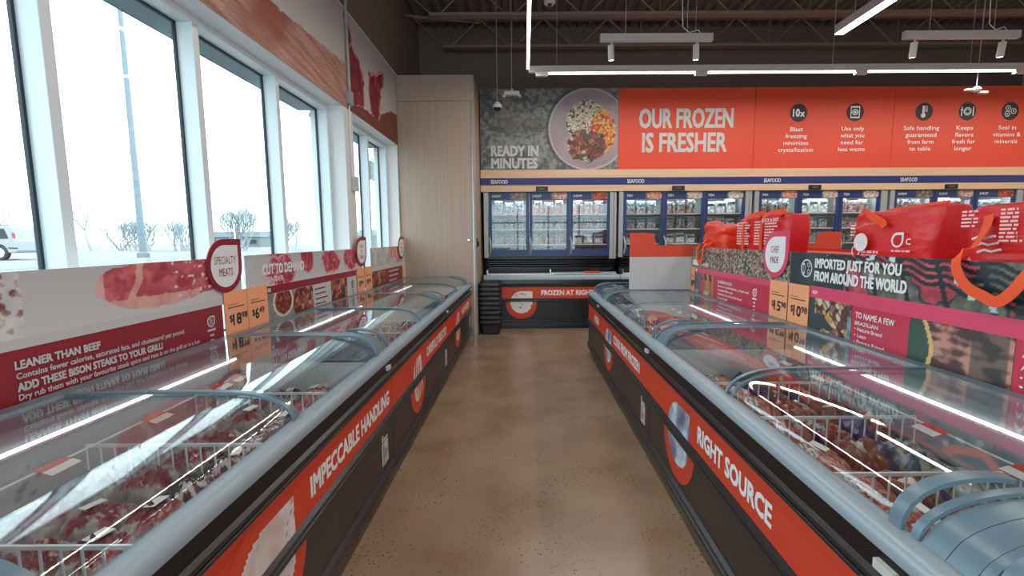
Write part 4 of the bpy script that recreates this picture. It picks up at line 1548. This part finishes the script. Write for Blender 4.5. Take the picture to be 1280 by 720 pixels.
def pic_patch(name, x, z, wd, h, cols, seed, parent, y):
    def fn(a, b):
        r = ((a - wd * 0.55) / (wd * 0.5)) ** 2 + ((b - h * 0.5) / (h * 0.62)) ** 2 + 0.4 * N(a, b, 18, seed)
        if r > 1:
            return (96, 100, 110)
        return food(a, b, 26, cols, seed)
    return printed(name, wd, h, 22, 12, fn, parent, th=0.002, x=x, y=y, z=z)


FOODS = {'shrimp': [[(140, 120, 112), (120, 96, 90), (170, 150, 140)], [(214, 170, 160), (226, 190, 178), (196, 130, 120)], [(206, 84, 52), (180, 60, 40), (222, 120, 80)]],
         'fish': [[(226, 160, 138), (214, 140, 118)], [(222, 206, 190), (204, 186, 170)], [(222, 212, 196), (210, 200, 180)]]}


def wall_freezer(i):
    x0 = BX0 + PITCH * i
    t = thing('wall_freezer', 'blue-doored wall freezer over a black chest, %s' % WALLN[i], 'freezer', (x0, 7.75, 0), 0, 'wall freezers under the banners')
    W = PITCH - 0.01
    # chest
    m = MB()
    m.box(0.02, 0.03, 0.06, W, 0.07, 0.86).box(0.02, 1.0, 0.06, W, 1.05, 1.24).box(0.02, 0.07, 0.06, 0.06, 1.0, 0.9).box(W - 0.04, 0.07, 0.06, W, 1.0, 0.9).box(0.06, 0.07, 0.06, W - 0.04, 1.0, 0.66)
    m.build('chest', BLACK, t)
    MB().box(0.04, 0.05, 0.0, W - 0.02, 0.98, 0.06).build('kick_plate', BLACK, t)
    MB().prism([(0.03, 0.05), (-0.01, 0.05), (-0.01, 0.12), (0.0, 0.125), (-0.012, 0.13), (-0.012, 0.165), (0.03, 0.17)], 'x', 0.01, W).build('lower_rail', BLACK_RAIL, t)
    MB().box(0.01, 0.0, 0.17, W, 0.03, 0.48).build('front_panel', BLACK, t)
    MB().prism([(0.03, 0.475), (-0.014, 0.475), (-0.018, 0.49), (-0.012, 0.502), (-0.018, 0.514), (-0.014, 0.53), (0.03, 0.53)], 'x', 0.01, W).build('middle_rail', BLACK_RAIL, t)
    MB().box(0.01, 0.0, 0.53, W, 0.03, 0.725).build('graphic_strip', ORANGE, t)
    MB().prism([(0.03, 0.725), (-0.012, 0.725), (-0.016, 0.76), (-0.006, 0.77), (-0.016, 0.78), (-0.014, 0.846), (0.03, 0.846)], 'x', 0.01, W).build('bumper', BLACK_RAIL, t)
    MB().prism([(0.07, 0.845), (-0.012, 0.845), (-0.016, 0.87), (-0.004, 0.90), (0.02, 0.925), (0.07, 0.93)], 'x', 0.0, W).build('front_rail', RAIL, t, smooth=True)
    text(t, 'FROZEN AT RIGHT TEMP', 0.985, 0.585, 1.17, 0.085, WHITE, y=-0.002, bold=0.04)
    b = MB().poly([(0.64 + p[0], -0.0015, 0.44 + p[1]) for p in disc_pts(0.265)]).build('badge', ORANGE, t)
    picture_disc('badge_picture', drop_pts(0.19), flakes, 0.64, 0.46, -0.0025, b)
    # sliding glass over the chest
    pr = [(0.05, 0.935), (0.10, 0.96), (0.42, 1.0)]
    for k, (a, c, dz) in enumerate(((0.05, W / 2 + 0.03, 0.0), (W / 2 - 0.03, W - 0.05, 0.012))):
        g = [(p[0], p[1] + dz) for p in pr]
        m = MB()
        m.prism([(0.045, 0.925 + dz), (0.05, 0.95 + dz), (0.085, 0.965 + dz), (0.09, 0.94 + dz)], 'x', a, c)
        lid = m.build('lid_rail', ALU, t)
        MB().ribbon(g, a + 0.01, c - 0.01, 0.004).build('pane', GLASS_LID, lid)
        MB().box(a, 0.05, 0.945 + dz, a + 0.02, 0.42, 1.01 + dz).build('lid_edge', ALU, lid)
    MB().box(1.72, 0.044, 0.955, 1.98, 0.05, 0.99).build('ticket', ORANGE, t)
    MB().tube([(0.1, 0.11, 0.915), (W - 0.1, 0.11, 0.915)], 0.009, 8).build('led_tube', LED, t, smooth=True)
    MB().box(0.06, 0.4, 0.66, W - 0.04, 0.43, 1.02).build('chest_back', BLACK, t)
    m = MB()
    for k in range(5):
        m.prism([(0.43, 1.02 + 0.04 * k), (0.40 - 0.03 * k, 1.025 + 0.04 * k), (0.40 - 0.03 * k, 1.04 + 0.04 * k), (0.43, 1.055 + 0.04 * k)], 'x', 0.05, W - 0.03)
    m.build('vent_grille', BLACK_RAIL, t)
    # cabinet above
    m = MB()
    m.box(0.03, 0.27, 1.24, 0.07, 1.05, 2.34).box(W - 0.12, 0.27, 1.24, W - 0.05, 1.05, 2.34)
    m.box(0.07, 1.02, 1.24, W - 0.12, 1.05, 2.34).box(0.07, 0.27, 2.30, W - 0.12, 1.02, 2.34).box(0.07, 0.27, 1.24, W - 0.12, 1.02, 1.30)
    m.build('cabinet_shell', LINER, t)
    MB().box(0.0, 0.20, 1.215, 0.075, 0.30, 2.34).build('end_post', GREYPOST, t, bevel=0.004)
    m = MB()
    m.box(W - 0.145, 0.20, 1.19, W - 0.085, 0.30, 2.34).box(W - 0.078, 0.21, 1.19, W - 0.03, 0.30, 2.34)
    m.build('end_post', GREYPOST, t, bevel=0.004)
    MB().box(0.075, 0.28, 1.20, W - 0.145, 0.34, 1.24).build('bottom_trim', BLACK, t)
    for z in (1.44, 1.70, 1.96):
        s = MB().box(0.08, 0.30, z - 0.012, W - 0.13, 0.95, z + 0.006).build('shelf', WIRE, t)
        MB().box(0.08, 0.288, z - 0.05, W - 0.13, 0.296, z - 0.008).build('price_rail', BLACK_RAIL, s)
        MB().box(0.08, 0.282, z - 0.008, W - 0.13, 0.30, z + 0.008).build('shelf_lip', WHITE, s)
        for k in range(3):
            MB().box(0.10 + 0.70 * k, 0.285, z - 0.046, 0.135 + 0.70 * k, 0.2885, z - 0.012).build('ticket', ORANGE, s)
    for k in range(3):
        a, c = 0.085 + 0.7017 * k, 0.085 + 0.7017 * k + 0.694
        z0, z1 = 1.245, 2.338
        m = MB()
        fw = 0.05
        m.box(a, 0.225, z0, a + fw, 0.265, z1).box(c - fw, 0.225, z0, c, 0.265, z1).box(a + fw, 0.225, z0, c - fw, 0.265, z0 + 0.11).box(a + fw, 0.225, z1 - 0.13, c - fw, 0.265, z1)
        d = m.build('door', BLUE, t)
        MB().box(a + fw, 0.24, z0 + 0.11, c - fw, 0.244, z1 - 0.13).build('pane', GLASS_DOOR, d)
        kind = 'shrimp' if i in (0, 3) else 'fish'
        text(d, kind.upper(), a + 0.06, z1 - 0.085, 0.15 if kind == 'shrimp' else 0.09, 0.042, WHITE, y=0.2225, bold=0.008)
        pic_patch('header_picture', a + 0.37, z1 - 0.125, 0.28, 0.12, FOODS[kind][k], 3 + k, d, 0.2225)
        pts = [(a + 0.015, 0.224, z0 + 0.03), (a + 0.02, 0.185, z0 + 0.08), (a + 0.03, 0.175, z0 + 0.17), (a + 0.02, 0.185, z0 + 0.26), (a + 0.005, 0.224, z0 + 0.33)]
        MB().tube(pts, [0.012, 0.017, 0.019, 0.017, 0.012], 8).build('handle', GREYPOST, d, smooth=True)
        MB().box(c + 0.0005, 0.235, z0, c + 0.007, 0.262, z1).build('hinge_post', GREYPOST, d)
    # light tubes inside
    for k in range(2):
        x = 0.78 + 0.70 * k
        MB().tube([(x, 0.30, 1.36), (x, 0.30, 2.24)], 0.008, 8).build('led_tube', LED, t, smooth=True)
    l = lamp_light(t, (W / 2 - 0.03, 0.34, 2.27), W - 0.3, 0.06, CAB_W, (R(18), 0, 0), (0.92, 0.98, 1.0))
    # small counter on the fascia is its own thing
    s = thing('door_counter', 'black display box on the tan fascia, wall freezer %s' % WALLN[i], 'display', (x0 + 0.90, 7.905, 2.352), 0, 'black display boxes on the fascia')
    MB().box(0, 0, 0, 0.205, 0.03, 0.075).build('casing', BLACK, s, bevel=0.004)
    MB().box(0.05, -0.002, 0.025, 0.15, 0.0, 0.05).build('screen', mat('grey_screen', (92, 96, 100), 0.2, var=0.05), s)
    return t


WF = [wall_freezer(i) for i in range(4)]

# goods on the shelves of the wall freezers
SHN = {1.306: 'lowest', 1.446: 'second', 1.706: 'third', 1.966: 'top'}


def upright_mesh(kind, seed):
    """A standing bag or box, front towards -y."""
    r = random.Random(seed)
    base = {'teal': (150, 176, 180), 'white': (226, 228, 226), 'rose': (196, 132, 126), 'dark': (88, 74, 70), 'blue': (150, 170, 196)}[kind]
    acc = [(60, 96, 110), (170, 92, 84), (240, 240, 238), (52, 60, 72), (120, 150, 150)]
    nu, nv = 16, 16
    v, c = [], []
    for j in range(nv + 1):
        for i in range(nu + 1):
            s, q = -1 + 2 * i / nu, -1 + 2 * j / nv
            e = max(0.0, 1 - abs(s) ** 4) ** 0.5 * max(0.0, 1 - abs(q) ** 4) ** 0.5
            n = fbm(s, q, 2.2, seed)
            v.append((s * 0.5, -0.5 * e * (0.8 + 0.5 * n), (q + 1) / 2))
            col = mixc(base, (206, 212, 212), 0.4 + n)
            if abs(q - 0.35 + 0.2 * n) < 0.22 and abs(s) < 0.8:
                col = acc[seed % 5]
            if q < -0.1 and N(s, q, 3.5, seed + 4) > 0.12:
                col = acc[(seed + 2) % 5]
            c.append((*lin([min(255, max(0, t_)) for t_ in col]), 1))
    k = len(v)
    for p in list(v):
        v.append((p[0], 0.5, p[2]))
    c += c[:k]
    f = [(j * (nu + 1) + i, j * (nu + 1) + i + 1, (j + 1) * (nu + 1) + i + 1, (j + 1) * (nu + 1) + i) for j in range(nv) for i in range(nu)]
    f += [(k + a, k + d_, k + c_, k + b) for a, b, c_, d_ in f]
    rim = [i for i in range(nu + 1)] + [j * (nu + 1) + nu for j in range(1, nv + 1)] + [nv * (nu + 1) + i for i in range(nu - 1, -1, -1)] + [j * (nu + 1) for j in range(nv - 1, 0, -1)]
    f += [(rim[i], k + rim[i], k + rim[(i + 1) % len(rim)], rim[(i + 1) % len(rim)]) for i in range(len(rim))]
    me = bpy.data.meshes.new('frozen_bag')
    me.from_pydata(v, [], f)
    at = me.color_attributes.new('print', 'FLOAT_COLOR', 'POINT')
    at.data.foreach_set('color', np.array(c, 'f').ravel())
    me.materials.append(paint_mat('bag_film', 0.3, coat=0.3, bump=0.2))
    me.polygons.foreach_set('use_smooth', [True] * len(f))
    me.set_sharp_from_angle(angle=R(50))
    return me


UP = {k: [upright_mesh(k, 5 * q + len(k)) for q in range(3)] for k in ('teal', 'white', 'rose', 'dark', 'blue')}
KN = {'teal': 'teal-grey frozen bag', 'white': 'white frozen box', 'rose': 'rose frozen bag', 'dark': 'dark frozen pack', 'blue': 'pale blue frozen bag'}
r = random.Random(12)
WFN = ['first', 'second', 'third', 'fourth']
for i in range(4):
    for d in range(3):
        for z, hh in ((1.306, 0.085), (1.446, 0.19), (1.706, 0.19), (1.966, 0.24)):
            if z < 1.4 and i > 1:
                continue
            kind = r.choice(['teal', 'white', 'rose', 'dark', 'blue']) if not (i == 1 and d == 2) else 'white'
            for k in range(3):
                o = bpy.data.objects.new('frozen_bag', r.choice(UP[kind]))
                link(o)
                wd = 0.17 * r.uniform(0.85, 1.0)
                o.scale = (wd, 0.16, hh * r.uniform(0.88, 1.08))
                o.location = (BX0 + PITCH * i + 0.085 + 0.7017 * d + 0.16 + 0.185 * k, 7.75 + 0.42 + 0.02 * r.random(), z + 0.0015)
                tag(o, '%s, %s on the %s shelf, %s door of the %s wall freezer' % (KN[kind], ORD[k], SHN[z], ORD[d], WFN[i]), 'frozen food pack', 'frozen goods in the wall freezers')

# fascia over the doors
t = thing('wood_fascia', 'long tan wood fascia with a blue seafood strip over the freezer doors', 'fascia', (-0.745, 7.935, 2.345))
MB().box(0, 0, 0, 10.0, 0.085, 0.365).build('board', WOOD_TAN, t)
MB().box(0, -0.004, 0.108, 10.0, 0.0, 0.229).build('blue_strip', BLUE_D, t)
for i in range(4):
    text(t, 'SEAFOOD', 0.175 + PITCH * i, 0.135, 0.29, 0.065, WHITE, y=-0.006, bold=0.012)

# banners
def stone(x, z):
    v = 0.8 * fbm(x, z, 3.4, 1) + 0.9 * fbm(x, z, 14, 2)
    c = mixc((84, 88, 90), (142, 142, 136), 0.45 + 1.1 * v)
    if N(x, z, 3, 7) > 0.25:
        c = mixc(c, (148, 136, 116), 0.35)
    cx_, cz_, rr = 1.83, 0.665, 0.675
    d = math.hypot(x - cx_, (z - cz_))
    if d < rr:
        c = mixc((166, 150, 154), (150, 136, 142), 0.5 + fbm(x, z, 3))
        if d > rr - 0.025:
            c = (190, 174, 176)
        a, b = x - cx_, z - cz_
        w1 = 0.05 * fbm(x, z, 9, 4) + 0.035 * N(x, z, 34, 4)
        if math.hypot((a + 0.02) / 0.36, (b - 0.12 + w1) / 0.36) < 1:                   # rice
            c = food(x, z, 26, [(206, 196, 172), (186, 172, 142), (214, 206, 186), (196, 184, 160), (170, 156, 130), (208, 200, 178), (216, 208, 186), (198, 186, 158), (206, 196, 172), (92, 80, 68)], 1)
        if math.hypot((a - 0.24) / 0.22, (b + 0.05 + w1) / 0.36) < 1:                    # corn and peppers
            c = food(x, z, 24, [(226, 150, 70), (214, 120, 54), (236, 176, 96), (196, 66, 40), (226, 160, 80)], 2)
        if math.hypot((a + 0.03) / 0.33, (b + 0.27 + w1) / 0.27) < 1:                    # meat
            c = food(x, z, 15, [(140, 74, 62), (168, 100, 84), (112, 56, 50), (190, 170, 150), (126, 66, 56), (84, 84, 60)], 3)
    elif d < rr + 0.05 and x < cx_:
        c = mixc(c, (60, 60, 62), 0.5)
    return c


BZ = 2.712
t = thing('wall_banner', 'dark stone banner with a plate of food lettered ready in minutes', 'banner', (-0.738, 7.95, BZ), 0, 'banners over the wall freezers')
printed('stone_picture', 2.335, 1.33, 300, 170, stone, t, th=0.06, rough=0.5)
text(t, 'READY IN', 0.185, 0.235, 0.79, 0.17, GREYW, bold=0.04)
text(t, 'MINUTES', 0.185, 0.03, 0.78, 0.17, GREYW, bold=0.04)


def banner(label, x0, x1):
    t = thing('wall_banner', label, 'banner', (x0, 7.95, BZ), 0, 'banners over the wall freezers')
    MB().box(0.003, 0, 0, x1 - x0 - 0.003, 0.06, 1.33).build('panel', ORANGE_W, t)
    return t


t = banner('orange banner lettered our frozen is fresher', 1.60, 3.895)
text(t, 'OUR FROZEN', 0.355, 0.685, 1.57, 0.32, GREYW, bold=0.028)
text(t, 'IS FRESHER', 0.41, 0.29, 1.42, 0.32, GREYW, bold=0.028)


def icon(t, x, z, kind, lines):
    MB().poly([(x + p[0], -0.002, z + p[1]) for p in disc_pts(0.147)]).build('icon_disc', INK, t)
    m = MB()
    y = -0.004

    def ring(cx, cz, ro, ri, n=24, sq=False):
        if sq:
            o_ = [(cx - ro, cz - ro * 1.25), (cx + ro, cz - ro * 1.25), (cx + ro, cz + ro * 1.25), (cx - ro, cz + ro * 1.25)]
            i_ = [(cx - ri, cz - ri * 1.25), (cx + ri, cz - ri * 1.25), (cx + ri, cz + ri * 1.25), (cx - ri, cz + ri * 1.25)]
            n = 4
        else:
            o_, i_ = disc_pts(ro, n, cx, cz), disc_pts(ri, n, cx, cz)
        m.add([(p[0], y, p[1]) for p in o_] + [(p[0], y, p[1]) for p in i_], [(k, (k + 1) % n, n + (k + 1) % n, n + k) for k in range(n)])
    if kind == 'ten':
        text(t, '10', x - 0.095, z - 0.06, 0.11, 0.13, WHITE, y=y, bold=0.03)
        text(t, 'x', x + 0.025, z - 0.06, 0.075, 0.115, WHITE, y=y, bold=0.02)
    elif kind == 'pack':
        ring(x, z, 0.078, 0.063, sq=True)
        ring(x, z, 0.052, 0.036)
        m.poly([(x + p[0], y, z + p[1]) for p in disc_pts(0.022, 16)])
        m.box(x - 0.05, y, z - 0.088, x + 0.05, y + 0.0005, z - 0.075).box(x - 0.05, y, z + 0.07, x + 0.05, y + 0.0005, z + 0.08)
    elif kind == 'thermo':
        m.poly([(x - 0.012 + p[0], y, z - 0.06 + p[1]) for p in disc_pts(0.038, 20)])
        m.box(x - 0.032, y, z - 0.05, x + 0.008, y + 0.0005, z + 0.095)
        for k in range(4):
            m.box(x + 0.022, y, z + 0.0 + 0.026 * k, x + 0.055, y + 0.0005, z + 0.012 + 0.026 * k)
    elif kind == 'plate':
        ring(x, z, 0.066, 0.052)
        ring(x, z, 0.040, 0.030)
        m.box(x - 0.105, y, z - 0.075, x - 0.088, y + 0.0005, z + 0.075).box(x + 0.088, y, z - 0.075, x + 0.105, y + 0.0005, z + 0.075)
        m.box(x - 0.118, y, z + 0.02, x - 0.075, y + 0.0005, z + 0.035)
    else:
        for a, b in ((-0.04, 0.05), (-0.045, -0.045), (0.055, 0.0)):
            ring(x + a, z + b, 0.05, 0.038, 6)
            m.poly([(x + a + p[0], y, z + b + p[1]) for p in disc_pts(0.013, 12)])
    if m.v:
        m.build('icon_symbol', WHITE, t)
    for k, (s, wd) in enumerate(lines):
        text(t, s, x - 0.02, z - 0.30 - 0.113 * k, wd, 0.072, WHITE, bold=0.004, center=True)


t = banner('orange banner with the ten times and package icons', 3.895, 6.235)
icon(t, 4.63 - 3.895, 0.912, 'ten', (('Blast', 0.21), ('freezing', 0.36), ('minimizes', 0.42), ('crystallization', 0.59)))
icon(t, 5.58 - 3.895, 0.918, 'pack', (('Use only', 0.38), ('what you', 0.40), ('need for', 0.38), ('less waste', 0.45)))
t = banner('orange banner with the thermometer, plate and molecule icons', 6.235, 8.56)
icon(t, 6.74 - 6.235, 0.92, 'thermo', (('Safe handling', 0.60), ('guaranteed', 0.52), ('from farm', 0.44), ('to table', 0.36)))
icon(t, 7.47 - 6.235, 0.92, 'plate', (('Keeps', 0.28), ('flavors', 0.31), ('fresh for', 0.39), ('longer', 0.29)))
icon(t, 8.19 - 6.235, 0.92, 'molecule', (('Seal in', 0.30), ('vitamins &', 0.47), ('minerals', 0.38)))

# ---------------------------------------------------------------- shopping baskets
def basket_proto():
    t = thing('shopping_basket', '', 'shopping basket', (0, 0, 0), 0, 'stacked black shopping baskets')
    W0, D0, W1, D1, H = 0.28, 0.36, 0.345, 0.43, 0.235

    def rr(wd, d, z, k=6, c=0.05):
        P = []
        for sx, sy, a0 in ((1, 1, 0), (-1, 1, 90), (-1, -1, 180), (1, -1, 270)):
            for q in range(k + 1):
                a = R(a0 + 90 * q / k)
                P.append((sx * (wd / 2 - c) + c * math.cos(a), sy * (d / 2 - c) + c * math.sin(a), z))
        return P
    m = MB()
    rings = [rr(W0, D0, 0.0), rr(W0 + 0.01, D0 + 0.01, 0.03), rr(W1 - 0.012, D1 - 0.012, H - 0.04), rr(W1 - 0.006, D1 - 0.006, H)]
    inner = [rr(W1 - 0.016, D1 - 0.016, H), rr(W0 - 0.004, D0 - 0.004, 0.012)]
    al = rings + inner
    n = len(al[0])
    vs = [p for q in al for p in q]
    fs = [(i * n + j, i * n + (j + 1) % n, (i + 1) * n + (j + 1) % n, (i + 1) * n + j) for i in range(len(al) - 1) for j in range(n)]
    fs += [tuple(range(n))[::-1], tuple((len(al) - 1) * n + j for j in range(n))]
    m.add(vs, fs)
    m.build('shell', BLACK, t)
    m = MB()
    for z0, z1, e in ((H - 0.045, H - 0.002, 0.008), ):
        o_, i_ = rr(W1 + e, D1 + e, z0), rr(W1 - 0.010, D1 - 0.010, z0)
        o2, i2 = rr(W1 + e, D1 + e, z1), rr(W1 - 0.010, D1 - 0.010, z1)
        al = [i_, o_, o2, i2]
        vs = [p for q in al for p in q]
        fs = [(i * n + j, i * n + (j + 1) % n, ((i + 1) % 4) * n + (j + 1) % n, ((i + 1) % 4) * n + j) for i in range(4) for j in range(n)]
        m.add(vs, fs)
    m.build('rim', mat('basket_rim', (52, 54, 58), 0.22, var=0.05), t, bevel=0.004)
    m = MB()
    for row in range(3):
        for cx_ in range(7):
            x = -0.105 + 0.035 * cx_
            z = 0.035 + 0.04 * row
            yy = -(0.185 + 0.024 * (z + 0.026 - 0.03) / 0.165) - 0.0006
            m.box(x - 0.011, yy, z, x + 0.011, yy + 0.001, z + 0.026)
    m.build('slot_pattern', mat('basket_slot', (58, 60, 62), 0.6, var=0.05), t)
    m = MB()
    m.tube([(W1 / 2 + 0.008, -0.0, H - 0.03), (W1 / 2 + 0.014, -0.03, H - 0.018), (W1 / 2 + 0.014, -0.15, H - 0.016), (W1 / 2 + 0.008, -0.19, H - 0.03)], 0.006, 6)
    m.build('handle', BLACK, t, smooth=True)
    return t


bp = basket_proto()
BN = ['bottom', 'second from the bottom', 'third from the bottom', 'fourth from the bottom', 'fifth from the bottom', 'sixth from the bottom', 'seventh from the bottom', 'second from the top', 'top']
for k in range(9):
    o = bp if k == 0 else dup(bp)
    if k:                                            # only the lowest basket shows its slotted wall
        for ch in [c_ for c_ in o.children if c_.name.startswith('slot')]:
            bpy.data.objects.remove(ch)
    o.location = (-0.562 + 0.0008 * (k % 2), 7.46, 0.0 + 0.0765 * k)
    o['label'] = 'black plastic shopping basket, %s of the stack beside the tall cabinet' % BN[k]

# ---------------------------------------------------------------- outside the windows
SNOW = mat('pale_winter_ground', (128, 127, 125), 0.8, var=0.10, vscale=0.15)
ROAD = mat('grey_road', (116, 118, 120), 0.8, var=0.06, vscale=0.3)
m = MB()
m.add([(XO - 0.01, -60, -0.05), (XO - 0.01, 120, -0.05), (-18, 120, 0.5), (-18, -60, 0.5), (-220, 120, 0.9), (-220, -60, 0.9)], [(0, 1, 2, 3), (3, 2, 4, 5)])
m.build('outside_ground', SNOW)['kind'] = 'structure'
m = MB()
m.add([(-19, -60, 0.515), (-19, 120, 0.515), (-24, 120, 0.525), (-24, -60, 0.525)], [(0, 1, 2, 3)])
m.build('outside_road', ROAD)['kind'] = 'structure'

t = thing('light_pole', 'tall grey light pole outside the second window pane', 'light pole', (-23.35, 28.0, 0.45))
MB().tube([(0, 0, 0.3), (0, 0, 15.0)], [0.19, 0.12], 12).build('shaft', mat('pole_paint', (112, 128, 134), 0.5, var=0.03), t, smooth=True)
MB().lathe([(0.02, 0), (0.32, 0), (0.32, 0.35), (0.2, 0.42), (0.02, 0.42)], 16).build('footing', SNOW, t)
MB().tube([(0, 0, 15.0), (0.3, -0.3, 15.3), (1.4, -1.2, 15.4)], 0.06, 8).build('arm', mat('pole_paint', (112, 128, 134)), t, smooth=True)


def car(loc, rz):
    """White sport utility car seen from its side; length along x, rear at +x."""
    t = thing('car', 'white sport utility car parked outside beyond the first window pane', 'car', loc, rz)
    body = mat('white_car_paint', (150, 152, 152), 0.25, coat=0.3, var=0.01)
    dark = mat('tinted_car_glass', (30, 44, 52), 0.5, var=0.03)
    prof = [(-2.6, 0.45), (-2.62, 0.85), (-2.45, 1.02), (-1.35, 1.15), (-0.75, 1.72), (-0.4, 1.82), (1.9, 1.86), (2.25, 1.78), (2.45, 1.1), (2.52, 1.0), (2.52, 0.5), (2.4, 0.38)]

    def arch(cx_):
        return [(cx_ + 0.47 * math.cos(a), 0.38 + 0.47 * math.sin(a)) for a in [PI * q / 10 for q in range(0, 11)]]
    P = prof + arch(1.45) + arch(-1.65) + [(-2.4, 0.38)]
    m = MB().prism(P, 'y', -0.95, 0.95)
    m.build('body', body, t, bevel=0.05)
    for pts in ([(-0.95, 1.18), (-0.5, 1.66), (0.1, 1.7), (0.1, 1.16)], [(0.2, 1.16), (0.2, 1.7), (1.0, 1.72), (1.0, 1.16)], [(1.1, 1.16), (1.1, 1.72), (1.85, 1.70), (2.05, 1.2), (1.95, 1.16)]):
        MB().prism(pts, 'y', -0.965, -0.94).build('window', dark, t)
    MB().prism([(2.3, 1.2), (2.42, 1.2), (2.40, 1.45), (2.3, 1.5)], 'y', -0.97, -0.9).build('tail_lamp', mat('tail_lamp', (160, 60, 60), 0.3, var=0.02), t)
    MB().box(-1.1, -0.97, 0.36, 0.9, -0.9, 0.44).build('running_board', GASKET, t)
    MB().box(2.0, -0.975, 0.62, 2.53, -0.94, 0.68).build('side_molding', GASKET, t)
    for cx_ in (1.45, -1.65):
        wl = MB().lathe([(0.05, -0.12), (0.36, -0.12), (0.40, -0.08), (0.40, 0.08), (0.36, 0.12), (0.05, 0.12)], 24).build('wheel', GASKET, t, smooth=True)
        wl.location, wl.rotation_euler = (cx_, -0.82, 0.40), (R(90), 0, 0)
        MB().lathe([(0.03, 0.125), (0.26, 0.125), (0.27, 0.10), (0.03, 0.10)], 18).build('hub', CHROME, wl)
    m = MB().box(-0.3, -0.7, 1.86, 1.8, -0.62, 1.92)
    m.build('roof_rack', GASKET, t)
    return t


car((-30.05, 26.0, 0.54), R(-3))


def bare_tree(label, x, y, h, seed, spread, stems, dense=5, group='bare winter trees outside'):
    r = random.Random(seed)
    t = thing('bare_tree', label, 'tree', (x, y, 0.5 + 0.002 * (-18 - x)), 0, group)
    bark = mat('grey_bark', (150, 158, 159), 0.9, var=0.1)
    m = MB()

    def grow(p, d, l, rad, lv):
        q = p + d * l
        mid = p + d * l * 0.5 + Vector((r.uniform(-1, 1), r.uniform(-1, 1), 0)) * l * 0.06
        m.tube([p, mid, q], [rad, rad * 0.85, rad * 0.7], 4, caps=False)
        if lv == 0:
            return
        for k in range(r.choice([2, 3, 3])):
            a = Vector((r.uniform(-1, 1), r.uniform(-1, 1), r.uniform(0.0, 0.9))) * spread
            grow(q if k < 2 else mid, (d + a).normalized(), l * r.uniform(0.6, 0.82), rad * 0.62, lv - 1)
    for s in range(stems):
        a = Vector((r.uniform(-.5, .5), r.uniform(-.5, .5), 1)).normalized()
        grow(Vector((r.uniform(-.1, .1) * stems, r.uniform(-.1, .1) * stems, -0.2)), a, h * 0.36, 0.05 + 0.012 * h, dense)
    m.build('branches', bark, t)


bare_tree('bare leaning tree seen past the first window post', -43.5, 46.0, 6.5, 3, 0.9, 1, 6)
bare_tree('bare tree standing behind the white parked car', -52.0, 44.0, 6.0, 5, 0.8, 1, 4)
bare_tree('bushy bare thicket just right of the light pole outside'.replace('right of', 'past'), -37.6, 46.0, 3.4, 8, 0.8, 8, 5)
bare_tree('low bare thicket by the second window post', -32.9, 44.0, 3.3, 11, 0.8, 8, 5)
bare_tree('broad bare bush centred in the third window pane', -29.4, 47.0, 4.6, 14, 0.8, 9, 5)
bare_tree('bare bush beside the broad one, at the third post', -23.6, 46.0, 3.6, 17, 0.8, 7, 5)
bare_tree('low bare shrub far off in the first full pane', -41.5, 48.0, 3.4, 21, 0.9, 8, 5)
for k, (x, y, w_, lb) in enumerate(((-46, 66, 9, 'low grey roadside barn far beyond the light pole'), (-22, 60, 7, 'low pale building far beyond the fourth window pane'), (-13, 62, 8, 'low pale building far beyond the small window'))):
    t = thing('distant_building', lb, 'building', (x, y, 0.5))
    MB().box(0, 0, 0, w_, 4, 1.5).build('walls', mat('far_wall', (112, 120, 122), 0.8, var=0.05), t)
    MB().prism([(-0.2, 1.5), (4.2, 1.5), (2.0, 2.3)], 'x', -0.2, w_ + 0.2).build('roof', mat('far_roof', (92, 102, 106), 0.8, var=0.05), t)
    for q in range(3):
        MB().box(0.8 + q * w_ / 3.2, -0.02, 0.5, 1.8 + q * w_ / 3.2, 0.0, 1.1).build('window', GASKET, t)
t = thing('roadside_post', 'thin white post outside in the third window pane', 'post', (-26.5, 42.0, 0.5))
MB().tube([(0, 0, 0), (0, 0, 2.2)], 0.06, 8).build('shaft', WHITE, t)
MB().lathe([(0.01, 2.2), (0.07, 2.2), (0.05, 2.3), (0.01, 2.32)], 8).build('cap', WHITE, t)
t = thing('blade_sign', 'grey blade sign on brackets outside the small window', 'sign', (-2.75, 8.35, 2.62), R(90))
MB().box(0, 0, 0, 0.6, 0.04, 0.34).build('panel', mat('blade_sign_grey', (82, 100, 104), 0.5, var=0.03), t, bevel=0.01)
for x in (0.1, 0.5):
    MB().tube([(x, 0.02, 0.36), (x, -0.458, 0.36)], 0.012, 6).build('hanger', GREYPOST, t)
